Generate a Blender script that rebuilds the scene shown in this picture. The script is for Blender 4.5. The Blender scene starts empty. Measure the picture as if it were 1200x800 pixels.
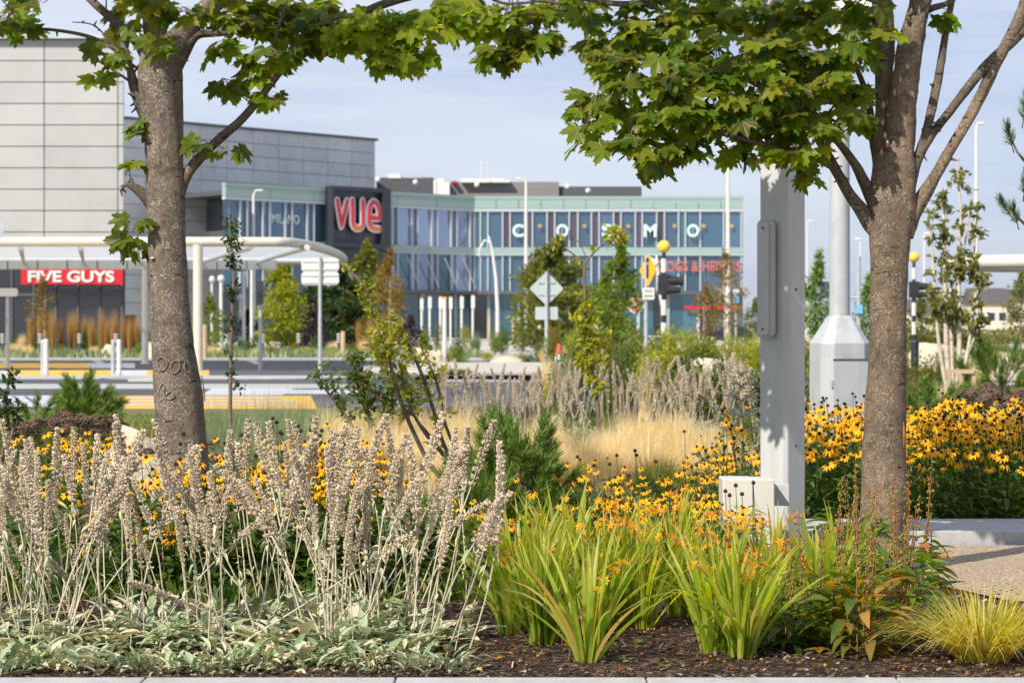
import bpy, math, random
import numpy as np
from mathutils import Vector, Matrix, Euler, noise
random.seed(7); rng = np.random.default_rng(7)
SC = bpy.context.scene
COL = SC.collection
F, Y0, H = 2833.0, 384.0, 1.3          # focal length in photo pixels, horizon row, eye height (m)
def wx(px, D): return (px-600)/F*D
def wz(py, D): return H-(py-Y0)/F*D
def P(px, py, D): return (wx(px, D), D, wz(py, D))
def R(a): return math.radians(a)
U = random.uniform

# ------------------------------------------------------------------ mesh builder
class MB:
    def __init__(s): s.V=[]; s.F=[]; s.R=[]; s.n=0
    def add(s, V, Fc, mat=0, rnd=0.5):
        V=np.asarray(V, float).reshape(-1,3)
        s.V.append(V)
        if isinstance(Fc, np.ndarray): s.F.append((Fc+s.n, mat))
        else:
            d={}
            for f in Fc: d.setdefault(len(f), []).append(f)
            for k, l in d.items(): s.F.append((np.array(l, int)+s.n, mat))
        s.R.append(np.full(len(V), float(rnd)) if np.isscalar(rnd) else np.asarray(rnd, float))
        s.n+=len(V); return s
    def box(s, c, d, rot=0, mat=0, rnd=0.5, M=None):
        x,y,z=[q/2 for q in d]
        V=np.array([(i,j,k) for i in(-x,x) for j in(-y,y) for k in(-z,z)])
        if M is None and rot: M=np.array(Matrix.Rotation(rot,3,'Z'))
        if M is not None: V=V@np.array(M).T
        Fc=np.array([(0,1,3,2),(4,6,7,5),(0,4,5,1),(2,3,7,6),(0,2,6,4),(1,5,7,3)])
        return s.add(V+np.array(c), Fc, mat, rnd)
    def tube(s, path, r, n=8, mat=0, rnd=0.5, cap=True, wob=0.0, flat=1.0):
        p=np.asarray(path,float); m=len(p)
        r=np.full(m,float(r)) if np.isscalar(r) else np.asarray(r,float)
        t=np.gradient(p,axis=0); t/=np.linalg.norm(t,axis=1)[:,None]+1e-9
        ref=np.array([0.,1,0]) if abs(t[0][1])<.9 else np.array([1.,0,0])
        V=[]
        for i in range(m):
            a=np.cross(t[i],ref); a/=np.linalg.norm(a)+1e-9; b=np.cross(a,t[i]); ref=b
            an=np.arange(n)*2*math.pi/n
            rr=r[i]*(1+(rng.uniform(-wob,wob,n) if wob else 0))
            rr=np.broadcast_to(rr,(n,))
            V.append(p[i]+(np.cos(an)*rr)[:,None]*a+(np.sin(an)*rr*flat)[:,None]*b)
        V=np.concatenate(V)
        i=np.arange(m-1)[:,None]*n; j=np.arange(n)[None]; k=(j+1)%n
        Fc=np.stack([i+j,i+n+j,i+n+k,i+k],-1).reshape(-1,4)
        s.add(V,Fc,mat,rnd)
        if cap:
            rr_=(0.5 if np.isscalar(rnd) is False else rnd)
            s.add(V[:n],np.array([list(range(n))]),mat,rr_); s.add(V[-n:],np.array([list(range(n))[::-1]]),mat,rr_)
        return s
    def lathe(s, prof, c=(0,0,0), n=16, mat=0, rnd=0.5):
        return s.tube([(c[0],c[1],c[2]+z+i*1e-6) for i,(r,z) in enumerate(prof)],[max(r,1e-4) for r,z in prof],n,mat,rnd)
    def prism(s, poly, z0, z1, mat=0):       # poly in xy, extruded in z
        n=len(poly); V=[(x,y,z0) for x,y in poly]+[(x,y,z1) for x,y in poly]
        Fc=[tuple(range(n))[::-1],tuple(range(n,2*n))]+[(i,(i+1)%n,n+(i+1)%n,n+i) for i in range(n)]
        return s.add(V,Fc,mat)
    def inst(s, TV, TF, M3, O, rnd, mat=0):
        N=len(O); k=len(TV)
        V=np.einsum('nij,kj->nki',M3,TV)+O[:,None,:]
        for tf in TF:
            Fc=(tf[None]+(np.arange(N)*k)[:,None,None]).reshape(-1,tf.shape[1])
            s.F.append((Fc+s.n,mat))
        s.V.append(V.reshape(-1,3)); s.R.append(np.repeat(rnd,k)); s.n+=N*k; return s
    def mesh(s, name, mats, smooth=False):
        me=bpy.data.meshes.new(name)
        V=np.concatenate(s.V); L=np.concatenate([f.reshape(-1) for f,_ in s.F])
        sz=np.concatenate([np.full(len(f),f.shape[1]) for f,_ in s.F])
        mi=np.concatenate([np.full(len(f),m) for f,m in s.F])
        me.vertices.add(len(V)); me.vertices.foreach_set('co',V.astype(np.float32).reshape(-1))
        me.loops.add(len(L)); me.loops.foreach_set('vertex_index',L.astype(np.int32))
        me.polygons.add(len(sz)); me.polygons.foreach_set('loop_start',np.concatenate([[0],np.cumsum(sz)[:-1]]).astype(np.int32))
        try: me.polygons.foreach_set('loop_total',sz.astype(np.int32))
        except Exception: pass
        me.polygons.foreach_set('material_index',mi.astype(np.int32))
        me.polygons.foreach_set('use_smooth',(sz<=4)&bool(smooth))
        a=me.attributes.new('rnd','FLOAT','POINT'); a.data.foreach_set('value',np.concatenate(s.R).astype(np.float32))
        for m in (mats if isinstance(mats,(list,tuple)) else [mats]): me.materials.append(m)
        me.update(calc_edges=True); me.validate()
        return me
    def build(s, name, mats, parent=None, smooth=False, bevel=0, loc=None):
        return mkobj(name, s.mesh(name,mats,smooth), parent, bevel, loc)
def mkobj(name, me, parent=None, bevel=0, loc=None):
    o=bpy.data.objects.new(name,me); COL.objects.link(o)
    if parent is not None: o.parent=parent
    if loc is not None: o.location=loc
    if bevel:
        b=o.modifiers.new('bevel','BEVEL'); b.width=bevel; b.segments=2; b.limit_method='ANGLE'
    return o
def tag(o, label=None, cat=None, group=None, kind=None):
    if label: o['label']=label
    if cat: o['category']=cat
    if group: o['group']=group
    if kind: o['kind']=kind
    return o
def thing(name, loc, label, cat, group=None, rz=0, sc=1):
    o=bpy.data.objects.new(name,None); COL.objects.link(o); o.empty_display_size=.1
    o.location=loc; o.rotation_euler=(0,0,rz); o.scale=(sc,sc,sc) if np.isscalar(sc) else sc
    return tag(o,label,cat,group)
def copy_tree(o, parent=None):
    c=o.copy(); COL.objects.link(c)
    if parent is not None: c.parent=parent
    for ch in list(o.children): copy_tree(ch,c)
    return c
def put(root, used, loc, rz=0, sc=1, label=None, group=None, cat=None):
    """first use moves the prototype itself, later uses copy it"""
    o=root if not used.get(root.name) else copy_tree(root)
    used[root.name]=True
    o.location=loc; o.rotation_euler=(0,0,rz); o.scale=(sc,sc,sc) if np.isscalar(sc) else sc
    if label: o['label']=label
    if group: o['group']=group
    if cat: o['category']=cat
    return o
USED={}

# ------------------------------------------------------------------ materials
def newmat(name):
    m=bpy.data.materials.new(name); m.use_nodes=True; nt=m.node_tree; nt.nodes.clear()
    out=nt.nodes.new('ShaderNodeOutputMaterial'); return m,nt,out
def N(nt,t,**kw):
    n=nt.nodes.new(t)
    for k,v in kw.items():
        if k.startswith('i_'):
            key=k[2:].replace('_',' ')
            n.inputs[key].default_value=v
        else: setattr(n,k,v)
    return n
def c4(c): return (c[0],c[1],c[2],1)
def mixc(nt,fac,a,b,mode='MIX'):
    n=nt.nodes.new('ShaderNodeMix'); n.data_type='RGBA'; n.blend_type=mode
    L=nt.links
    if hasattr(fac,'links') or hasattr(fac,'is_linked'): L.new(fac,n.inputs[0])
    else: n.inputs[0].default_value=fac
    for i,x in ((6,a),(7,b)):
        if isinstance(x,(tuple,list)): n.inputs[i].default_value=c4(x)
        else: L.new(x,n.inputs[i])
    return n.outputs[2]
def ramp(nt,src,p0,p1,v0=0,v1=1):
    n=nt.nodes.new('ShaderNodeMapRange'); nt.links.new(src,n.inputs[0])
    n.inputs[1].default_value=p0; n.inputs[2].default_value=p1; n.inputs[3].default_value=v0; n.inputs[4].default_value=v1
    return n.outputs[0]
def nz(nt,scale,detail=4,rough=.55,vec=None,stretch=None,coord='Object'):
    n=N(nt,'ShaderNodeTexNoise'); n.inputs['Scale'].default_value=scale; n.inputs['Detail'].default_value=detail; n.inputs['Roughness'].default_value=rough
    if vec is None:
        tc=N(nt,'ShaderNodeTexCoord'); vec=tc.outputs[coord]
    if stretch:
        mp=N(nt,'ShaderNodeMapping'); mp.inputs['Scale'].default_value=stretch; nt.links.new(vec,mp.inputs[0]); vec=mp.outputs[0]
    nt.links.new(vec,n.inputs['Vector']); return n.outputs['Fac']
def mat(name, c1, c2=None, scale=5, rough=.6, bump=0, bscale=None, metal=0, spec=.5, stretch=None, fine=None, dist=.01, pv=0):
    """two-tone noise material with optional bump; fine=(colour, amount, scale) adds a grime layer"""
    m,nt,out=newmat(name); p=N(nt,'ShaderNodeBsdfPrincipled')
    p.inputs['Roughness'].default_value=rough; p.inputs['Metallic'].default_value=metal; p.inputs['Specular IOR Level'].default_value=spec
    c2=c2 or tuple(v*.82 for v in c1)
    f=nz(nt,scale,5,.6,stretch=stretch); col=mixc(nt,ramp(nt,f,.35,.65),c1,c2)
    if fine: col=mixc(nt,ramp(nt,nz(nt,fine[2],6,.7),.5,.7,0,fine[1]),col,fine[0])
    if pv:
        hs=N(nt,'ShaderNodeHueSaturation'); nt.links.new(ramp(nt,N(nt,'ShaderNodeAttribute',attribute_name='rnd').outputs['Fac'],0,1,1-pv,1+pv*.6),hs.inputs['Value']); nt.links.new(col,hs.inputs['Color']); col=hs.outputs[0]
    nt.links.new(col,p.inputs['Base Color'])
    if bump:
        b=N(nt,'ShaderNodeBump'); b.inputs['Strength'].default_value=bump; b.inputs['Distance'].default_value=dist
        nt.links.new(nz(nt,bscale or scale*4,6,.65,stretch=stretch),b.inputs['Height']); nt.links.new(b.outputs[0],p.inputs['Normal'])
    nt.links.new(p.outputs[0],out.inputs[0]); return m
def leafmat(name, cols, trans=.35, rough=.5, spec=.35, tint=None, vary=.25, spot=None):
    """colour runs over cols with the per-leaf 'rnd' value, object random shifts it a little"""
    m,nt,out=newmat(name); L=nt.links
    at=N(nt,'ShaderNodeAttribute',attribute_name='rnd'); oi=N(nt,'ShaderNodeObjectInfo')
    ad=N(nt,'ShaderNodeMath',operation='MULTIPLY_ADD'); L.new(oi.outputs['Random'],ad.inputs[0]); ad.inputs[1].default_value=vary*.5; L.new(at.outputs['Fac'],ad.inputs[2])
    sb=N(nt,'ShaderNodeMath',operation='SUBTRACT'); L.new(ad.outputs[0],sb.inputs[0]); sb.inputs[1].default_value=vary*.25
    cr=N(nt,'ShaderNodeValToRGB'); L.new(sb.outputs[0],cr.inputs[0])
    el=cr.color_ramp.elements
    while len(el)<len(cols): el.new(.5)
    for i,c in enumerate(cols):
        el[i].position=c[3] if len(c)>3 else i/(len(cols)-1); el[i].color=c4(c)
    col=cr.outputs[0]
    col=mixc(nt,ramp(nt,nz(nt,14,3),.4,.62,0,.35),col,mixc(nt,.6,col,spot or tuple(min(1,v*1.5) for v in cols[-1][:3])))
    p=N(nt,'ShaderNodeBsdfPrincipled'); p.inputs['Roughness'].default_value=rough; p.inputs['Specular IOR Level'].default_value=spec
    L.new(col,p.inputs['Base Color'])
    t=N(nt,'ShaderNodeBsdfTranslucent'); tc=mixc(nt,1.0,col,tint or (1.0,1.0,.55),'MULTIPLY')
    hs=N(nt,'ShaderNodeHueSaturation'); hs.inputs['Saturation'].default_value=1.15; hs.inputs['Value'].default_value=2.3; L.new(tc,hs.inputs['Color']); L.new(hs.outputs[0],t.inputs[0])
    mx=N(nt,'ShaderNodeMixShader'); mx.inputs[0].default_value=trans; L.new(p.outputs[0],mx.inputs[1]); L.new(t.outputs[0],mx.inputs[2])
    L.new(mx.outputs[0],out.inputs[0]); return m

def barkmat(name, a, b, dark, lich):
    m,nt,out=newmat(name); L=nt.links; p=N(nt,'ShaderNodeBsdfPrincipled'); p.inputs['Roughness'].default_value=.85; p.inputs['Specular IOR Level'].default_value=.2
    tc=N(nt,'ShaderNodeTexCoord').outputs['Object']
    col=mixc(nt,ramp(nt,nz(nt,3,4,.6,tc),.38,.62),a,b)
    col=mixc(nt,ramp(nt,nz(nt,30,5,.75,tc,(1,1,.6)),.5,.66,0,.75),col,dark)
    v=N(nt,'ShaderNodeTexVoronoi'); v.inputs['Scale'].default_value=85; v.inputs['Randomness'].default_value=1
    wv=N(nt,'ShaderNodeVectorMath',operation='MULTIPLY_ADD'); nn_=N(nt,'ShaderNodeTexNoise'); nn_.inputs['Scale'].default_value=55; L.new(tc,nn_.inputs['Vector']); L.new(nn_.outputs['Color'],wv.inputs[0]); wv.inputs[1].default_value=(.03,.03,.03); L.new(tc,wv.inputs[2]); L.new(wv.outputs[0],v.inputs['Vector'])
    lm=N(nt,'ShaderNodeMath',operation='MULTIPLY'); L.new(ramp(nt,v.outputs['Distance'],.46,.28,0,.95),lm.inputs[0]); L.new(ramp(nt,nz(nt,11,4,.7,tc),.40,.64),lm.inputs[1])
    col=mixc(nt,lm.outputs[0],col,lich)
    v2=N(nt,'ShaderNodeTexVoronoi'); v2.inputs['Scale'].default_value=130; L.new(tc,v2.inputs['Vector'])
    col=mixc(nt,ramp(nt,v2.outputs['Distance'],.28,.16,0,.6),col,dark)
    col=mixc(nt,ramp(nt,nz(nt,4.5,7,.78,tc,(1,1,1.6)),.55,.66,0,.75),col,(.055,.052,.035))
    crk=nz(nt,9,6,.7,tc,(1,1,5)); ck=ramp(nt,crk,.62,.68)
    col=mixc(nt,ck,col,tuple(v*.45 for v in dark))
    L.new(col,p.inputs['Base Color'])
    hh=N(nt,'ShaderNodeMath',operation='SUBTRACT'); L.new(nz(nt,60,6,.75,tc,(1,1,.5)),hh.inputs[0]); L.new(ck,hh.inputs[1])
    bp=N(nt,'ShaderNodeBump'); bp.inputs['Strength'].default_value=.9; bp.inputs['Distance'].default_value=.012; L.new(hh.outputs[0],bp.inputs['Height']); L.new(bp.outputs[0],p.inputs['Normal'])
    L.new(p.outputs[0],out.inputs[0]); return m
def glassmat(name, base, rough=.06, metal=.0, spec=.9, coat=0):
    m,nt,out=newmat(name); p=N(nt,'ShaderNodeBsdfPrincipled'); L=nt.links
    oi=N(nt,'ShaderNodeObjectInfo')
    c=mixc(nt,oi.outputs['Random'],base,tuple(v*.55 for v in base)); L.new(c,p.inputs['Base Color'])
    p.inputs['Roughness'].default_value=rough; p.inputs['Metallic'].default_value=metal; p.inputs['Specular IOR Level'].default_value=spec; p.inputs['IOR'].default_value=1.6
    b=N(nt,'ShaderNodeBump'); b.inputs['Strength'].default_value=.03; b.inputs['Distance'].default_value=.05; L.new(nz(nt,.6,2),b.inputs['Height']); L.new(b.outputs[0],p.inputs['Normal'])
    L.new(p.outputs[0],out.inputs[0]); return m

G={}
G['bark_l']=barkmat('bark grey brown',(.205,.160,.125),(.15,.115,.092),(.065,.05,.04),(.48,.44,.36))
G['bark_r']=barkmat('bark lichen brown',(.235,.160,.110),(.135,.105,.072),(.05,.045,.03),(.42,.37,.27))
G['bark_shade']=barkmat('branch bark',(.15,.115,.085),(.10,.078,.058),(.05,.04,.03),(.27,.24,.18))  # darker bark copy: crown shade put into the colour of the thinner branches
G['twig']=mat('twig',(.12,.085,.06),(.2,.15,.11),30,.85,.4,60)
G['redtwig']=mat('petiole',(.25,.05,.03),(.2,.16,.04),20,.6)
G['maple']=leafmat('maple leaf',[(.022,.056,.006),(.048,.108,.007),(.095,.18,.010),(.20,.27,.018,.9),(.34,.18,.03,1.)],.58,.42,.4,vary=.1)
G['maple_lit']=leafmat('maple leaf lit through',[(.08,.14,.008),(.15,.22,.012),(.25,.32,.02),(.36,.30,.03)],.66,.42,.4,vary=.1)  # brighter maple copy: sun shining through the mid crown put into the leaf colour
G['sword']=leafmat('sword leaf',[(.035,.09,.010),(.12,.21,.016),(.28,.37,.04),(.48,.47,.14,.86),(.45,.27,.10,1.)],.5,.38,.5,vary=.1)
G['felt']=leafmat('felted grey leaf',[(.12,.19,.08),(.23,.30,.15),(.38,.44,.28),(.58,.54,.36),(.50,.38,.22)],.15,.9,.1,tint=(1,1,.8),vary=.1,spot=(.5,.5,.4))
G['drystem']=mat('dry felted stem',(.60,.53,.39),(.46,.40,.28),40,.9,.3,120)
G['dryspike']=leafmat('dry flower whorls',[(.34,.27,.18),(.52,.43,.31),(.68,.60,.46)],.1,.95,.05,tint=(1,.95,.85),vary=.75,spot=(.5,.42,.32))
G['petal']=leafmat('yellow petal',[(.74,.33,.002),(.88,.44,.003),(.92,.52,.006)],.3,.5,.3,tint=(1,.95,.5),vary=.2,spot=(.9,.5,.01))
G['orange']=leafmat('orange petal',[(.80,.17,.004),(.88,.36,.005),(.92,.50,.008)],.35,.5,.3,tint=(1,.9,.5),vary=.2,spot=(.95,.5,.01))
G['cone']=mat('dark flower centre',(.018,.010,.006),(.04,.02,.01),60,.9,.5,200)
G['green']=leafmat('mid green leaf',[(.018,.055,.010),(.035,.09,.014),(.07,.13,.02),(.16,.17,.03)],.35,.45,.4)
G['green_fresh']=leafmat('fresh green leaf',[(.035,.085,.010),(.07,.14,.014),(.14,.20,.02),(.26,.24,.03)],.4,.45,.4)  # paler, fresher green as these plants' own leaf colour
G['yellowgreen']=leafmat('yellow green leaf',[(.09,.15,.012),(.18,.23,.014),(.34,.35,.03),(.42,.32,.05)],.45,.45,.35)
G['darkgreen']=leafmat('dark green leaf',[(.010,.030,.008),(.02,.05,.012),(.035,.07,.018),(.06,.09,.02)],.3,.5,.35)
G['olive']=leafmat('olive leaf',[(.035,.06,.016),(.075,.105,.024),(.14,.155,.035),(.27,.22,.04)],.35,.5,.35)
G['rust']=leafmat('rusty leaf',[(.06,.06,.014),(.16,.10,.02),(.28,.13,.025),(.2,.2,.04)],.4,.5,.3)
G['purple']=leafmat('purple leaf',[(.02,.012,.02),(.04,.02,.035),(.06,.04,.05)],.2,.5,.35,tint=(1,.7,.8))
G['needle']=leafmat('pine needle',[(.035,.09,.012),(.075,.16,.018),(.15,.25,.04),(.26,.30,.08)],.2,.5,.4)
G['blue']=leafmat('blue spruce needle',[(.06,.11,.11),(.11,.18,.18),(.2,.28,.27)],.15,.6,.3,tint=(.9,1,.9))
G['straw']=leafmat('straw grass',[(.34,.29,.11),(.57,.47,.27),(.72,.62,.41),(.80,.71,.51)],.35,.7,.2,tint=(1,.97,.85),spot=(.7,.56,.33))
G['sedge']=leafmat('yellow sedge',[(.18,.20,.03),(.38,.37,.07),(.58,.50,.14),(.50,.38,.14)],.4,.5,.4,tint=(1,1,.7))
G['grass']=leafmat('grass blade',[(.03,.08,.012),(.07,.14,.018),(.15,.20,.04),(.30,.27,.09)],.35,.5,.3)
G['bluegrass']=leafmat('grey green grass',[(.10,.15,.08),(.17,.22,.13),(.28,.31,.2)],.3,.6,.3)
G['feather']=leafmat('tan plume grass',[(.22,.13,.05),(.40,.25,.10),(.52,.36,.16)],.35,.7,.2,tint=(1,.95,.8),spot=(.5,.33,.15))
G['umbel']=leafmat('brown seed head',[(.07,.045,.03),(.13,.085,.06),(.2,.14,.10)],.05,.95,.05,vary=.2,spot=(.24,.17,.12))
G['seedpod']=leafmat('seed capsule',[(.16,.06,.03),(.25,.12,.04),(.3,.28,.06)],.1,.7,.2)
G['steel']=mat('grey painted steel',(.52,.53,.515),(.46,.47,.46),3.2,.42,.03,30,spec=.5,stretch=(4,4,.35),fine=((.30,.30,.27),.3,4))
G['steel_lt']=mat('light grey painted steel',(.46,.475,.48),(.38,.40,.41),3,.4,.02,30,stretch=(3,3,.35),fine=((.27,.26,.22),.45,3.5))
G['white']=mat('white paint',(.68,.67,.64),(.62,.61,.58),3,.45,fine=((.5,.48,.42),.3,5))
G['galv']=mat('galvanised post',(.52,.54,.55),(.42,.44,.46),8,.4,metal=.3)
G['cream']=mat('cream paint',(.60,.57,.49),(.54,.52,.44),3,.45)
G['black']=mat('black paint',(.018,.018,.02),(.03,.03,.032),8,.4)
G['dark']=mat('dark grey metal',(.07,.075,.085),(.09,.095,.1),3,.5)
G['rubber']=mat('rubber',(.02,.02,.02),None,8,.8)
G['concrete']=mat('kerb concrete',(.44,.44,.43),(.36,.36,.35),4,.85,.25,90,fine=((.24,.23,.2),.5,14))
G['paving']=mat('pale paving',(.50,.46,.40),(.42,.39,.34),.8,.85,.2,40,fine=((.3,.27,.22),.4,3))
G['asphalt']=mat('asphalt',(.085,.087,.095),(.048,.05,.056),.35,.9,.3,140,stretch=(.5,1.6,1),fine=((.14,.14,.145),.8,3))
G['yellowp']=mat('yellow road paint',(.78,.43,.035),(.66,.37,.04),1.3,.7,fine=((.40,.3,.12),.5,4))
G['whitep']=mat('white road paint',(.52,.54,.57),(.44,.46,.49),1.3,.7,fine=((.32,.32,.32),.5,5))
G['globe']=mat('amber globe',(.85,.56,.07),(.82,.52,.06),3,.3)
G['amber']=mat('orange sign face',(.82,.40,.02),(.78,.36,.02),3,.5)
G['timber']=mat('timber stake',(.52,.38,.24),(.40,.29,.17),6,.8,.3,40,stretch=(1,1,.15))
G['stone']=mat('boulder',(.56,.48,.36),(.42,.34,.24),3,.9,.7,12,fine=((.62,.58,.50),.8,6),dist=.04)
G['greyband']=mat('grey',(.3,.3,.3))
# ================================================================== sky, sun, camera
def world():
    w=bpy.data.worlds.new("World"); SC.world=w; w.use_nodes=True; nt=w.node_tree; nt.nodes.clear(); L=nt.links
    out=nt.nodes.new('ShaderNodeOutputWorld'); bg=nt.nodes.new('ShaderNodeBackground'); bg.inputs[1].default_value=SKY
    sk=nt.nodes.new('ShaderNodeTexSky'); sk.sky_type='NISHITA'; sk.sun_disc=False; sk.sun_elevation=R(EL); sk.sun_rotation=R(AZ)
    sk.air_density=1.0; sk.dust_density=1.2; sk.ozone_density=2.2
    tc=nt.nodes.new('ShaderNodeTexCoord')
    n1=nz(nt,2.2,7,.55,tc.outputs['Generated'],(1,1,5.5)); n2=nz(nt,.9,3,.5,tc.outputs['Generated'],(1,1,4))
    m=N(nt,'ShaderNodeMath',operation='MULTIPLY'); L.new(ramp(nt,n1,.34,.66),m.inputs[0]); L.new(ramp(nt,n2,.3,.62,.35,1),m.inputs[1])
    f=ramp(nt,m.outputs[0],0,1,.50,.95)
    col=mixc(nt,f,mixc(nt,.35,sk.outputs[0],(3.5,4.1,5.9)),mixc(nt,ramp(nt,nz(nt,3.1,8,.6,tc.outputs['Generated'],(1,1,7)),.4,.62),(3.7,4.3,5.85),(5.4,5.75,6.7)))
    L.new(col,bg.inputs[0]); L.new(bg.outputs[0],out.inputs[0])
SKY,EL,AZ=.105,41,-142
world()
sd=bpy.data.lights.new('sun','SUN'); sd.energy=4.6; sd.angle=R(.55); sd.color=(1.0,.93,.82)
so=bpy.data.objects.new('sun',sd); COL.objects.link(so)
sv=Vector((math.sin(R(AZ))*math.cos(R(EL)),math.cos(R(AZ))*math.cos(R(EL)),math.sin(R(EL))))
so.rotation_euler=sv.to_track_quat('Z','Y').to_euler(); so.location=(-20,-20,30)
cd=bpy.data.cameras.new('camera'); co=bpy.data.objects.new('camera',cd); COL.objects.link(co); SC.camera=co
co.location=(0,0,H); co.rotation_euler=(R(90),0,0); cd.sensor_width=36; cd.lens=F/1200*36; cd.shift_y=(400-Y0)/1200*-1
cd.clip_start=.1; cd.clip_end=6000
cd.dof.use_dof=True; cd.dof.focus_distance=11.6; cd.dof.aperture_fstop=cd.lens/1000/.0125; cd.dof.aperture_blades=0
SC.view_settings.view_transform='Standard'; SC.view_settings.look='None'; SC.view_settings.exposure=.44; SC.view_settings.gamma=1
try: SC.view_settings.use_curve_mapping=False
except Exception: pass
SC.render.engine='CYCLES'; SC.cycles.max_bounces=7; SC.cycles.transparent_max_bounces=6

def sheet(name, x0,x1,y0,y1,z,m,kind='structure',poly=None, sub=1):
    b=MB()
    if poly: b.add([(x,y,z) for x,y in poly],[tuple(range(len(poly)))])
    else: b.add([(x0,y0,z),(x1,y0,z),(x1,y1,z),(x0,y1,z)],[(0,1,2,3)])
    return tag(b.build(name,m),kind=kind)
# ------------------------------------------------------------------ ground materials
def soilmat():
    m,nt,out=newmat('bark mulch soil'); L=nt.links; p=N(nt,'ShaderNodeBsdfPrincipled'); p.inputs['Roughness'].default_value=.95; p.inputs['Specular IOR Level'].default_value=.15
    tc=N(nt,'ShaderNodeTexCoord').outputs['Object']
    v=N(nt,'ShaderNodeTexVoronoi'); v.inputs['Scale'].default_value=55; v.inputs['Randomness'].default_value=1
    mp=N(nt,'ShaderNodeMapping'); mp.inputs['Scale'].default_value=(.6,1.3,1); L.new(tc,mp.inputs[0]); L.new(mp.outputs[0],v.inputs['Vector'])
    s=N(nt,'ShaderNodeSeparateColor'); L.new(v.outputs['Color'],s.inputs[0])
    col=mixc(nt,s.outputs[0],(.018,.011,.008),(.075,.045,.03))
    col=mixc(nt,ramp(nt,s.outputs[1],.86,.93),col,(.22,.16,.11))
    col=mixc(nt,ramp(nt,nz(nt,5,4,.6,tc),.4,.65,0,.6),col,(.03,.02,.015))
    L.new(col,p.inputs['Base Color'])
    b=N(nt,'ShaderNodeBump'); b.inputs['Strength'].default_value=1; b.inputs['Distance'].default_value=.015; L.new(v.outputs['Distance'],b.inputs['Height']); L.new(b.outputs[0],p.inputs['Normal'])
    L.new(p.outputs[0],out.inputs[0]); return m
def gravelmat():
    m,nt,out=newmat('resin bound gravel'); L=nt.links; p=N(nt,'ShaderNodeBsdfPrincipled'); p.inputs['Roughness'].default_value=.85
    tc=N(nt,'ShaderNodeTexCoord').outputs['Object']
    v=N(nt,'ShaderNodeTexVoronoi'); v.inputs['Scale'].default_value=75; L.new(tc,v.inputs['Vector'])
    s=N(nt,'ShaderNodeSeparateColor'); L.new(v.outputs['Color'],s.inputs[0])
    cr=N(nt,'ShaderNodeValToRGB'); L.new(s.outputs[0],cr.inputs[0]); e=cr.color_ramp.elements
    e[0].color=(.16,.11,.07,1); e[1].color=(.58,.47,.33,1); q=e.new(.12); q.color=(.31,.22,.14,1); q=e.new(.55); q.color=(.44,.33,.21,1)
    col=mixc(nt,ramp(nt,v.outputs['Distance'],.35,.75,0,.55),cr.outputs[0],(.12,.085,.06))
    col=mixc(nt,ramp(nt,nz(nt,1.3,5,.65,tc),.45,.7,0,.45),col,(.33,.25,.17))
    L.new(col,p.inputs['Base Color'])
    b=N(nt,'ShaderNodeBump'); b.inputs['Strength'].default_value=.8; b.inputs['Distance'].default_value=.006; b.invert=True; L.new(v.outputs['Distance'],b.inputs['Height']); L.new(b.outputs[0],p.inputs['Normal'])
    L.new(p.outputs[0],out.inputs[0]); return m
G['soil']=soilmat(); G['gravel']=gravelmat()
G['turf']=mat('rough turf',(.09,.11,.035),(.16,.15,.06),.6,.95,.6,30,fine=((.25,.20,.10),.6,2.5),dist=.05)
sheet('ground',-3000,3000,-40,5000,-.03,G['paving'])
sheet('planting_soil',-14,22,8.85,39.5,0,G['soil'])
sheet('lawn',-16,-1.5,30,39.2,.005,G['turf'])
# gravel path that crosses behind the front bed on the right
gp=sheet('gravel_path',0,0,0,0,.012,G['gravel'],poly=[(1.75,14.35),(2.0,12.6),(2.35,11.45),(2.9,11.0),(4.2,10.7),(9,10.2),(9,14.35)])
sheet('pavement_near',-9,9,4,8.6,-.004,G['paving'])
# kerbs: separate blocks
def kerb(name,x0,x1,y,w,h,L_,m=None,label=None,rot=0):
    b=MB(); x=x0
    while x<x1:
        b.box((x+L_/2,y+w/2,h/2-.05),(L_-.006,w,h+.1)); x+=L_
    o=b.build(name,m or G['concrete'],bevel=.006); return tag(o,kind='structure')
kerb('front_kerb',-5,5,8.62,.235,.022,.915)
kerb('path_kerb',1.3,9.5,14.4,.95,.09,1.2)
# ------------------------------------------------------------------ roads (y = distance). rows of the photograph turned into depths
sheet('road',-70,70,39.6,95,.004,G['asphalt'])
def strip(name,px0,px1,py0,py1,m,z,skew=0):
    a=3683/(py1-Y0); b_=3683/(py0-Y0)
    o=sheet(name,0,0,0,0,z,m,poly=[(wx(px0,a),a),(wx(px1,a),a),(wx(px1+skew,b_),b_),(wx(px0+skew,b_),b_)])
    return o
def mark(name,*a,**k): return strip(name,*a,**k)
for px0,px1,py0,py1,mm in [(-200,104,425.5,431.5,'yellowp'),(104,158,425.5,431.5,'whitep'),(-200,12,434.5,440.2,'whitep'),(12,131,434,440.4,'yellowp'),(131,172,434,440.2,'whitep'),(172,245,434,440.4,'yellowp'),
    (66,372,464,479.5,'yellowp'),(-200,56,464,477,'whitep')]:
    strip('road_marking',px0,px1,py0,py1,G[mm],.009 if mm=='yellowp' else .0085,skew=-8 if py0>460 else 0)
for px in (8,118,222,300,452):                     # slanted white dashes by the far kerb
    strip('road_marking',px,px+9,422.6,427,G['whitep'],.014,skew=-12)
for (px0,px1,py0,py1) in [(150,330,466.6,468),(130,345,470.5,472),(60,350,474.5,475.8)]:
    strip('road_marking',px0,px1,py0,py1,G['whitep'],.014)
strip('road_marking',56,66,464,479.5,G['whitep'],.015,skew=-8)
for px0 in (0,14,28,42): strip('road_marking',px0,px0+4,465,476,G['dark'],.014,skew=-14)
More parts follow.
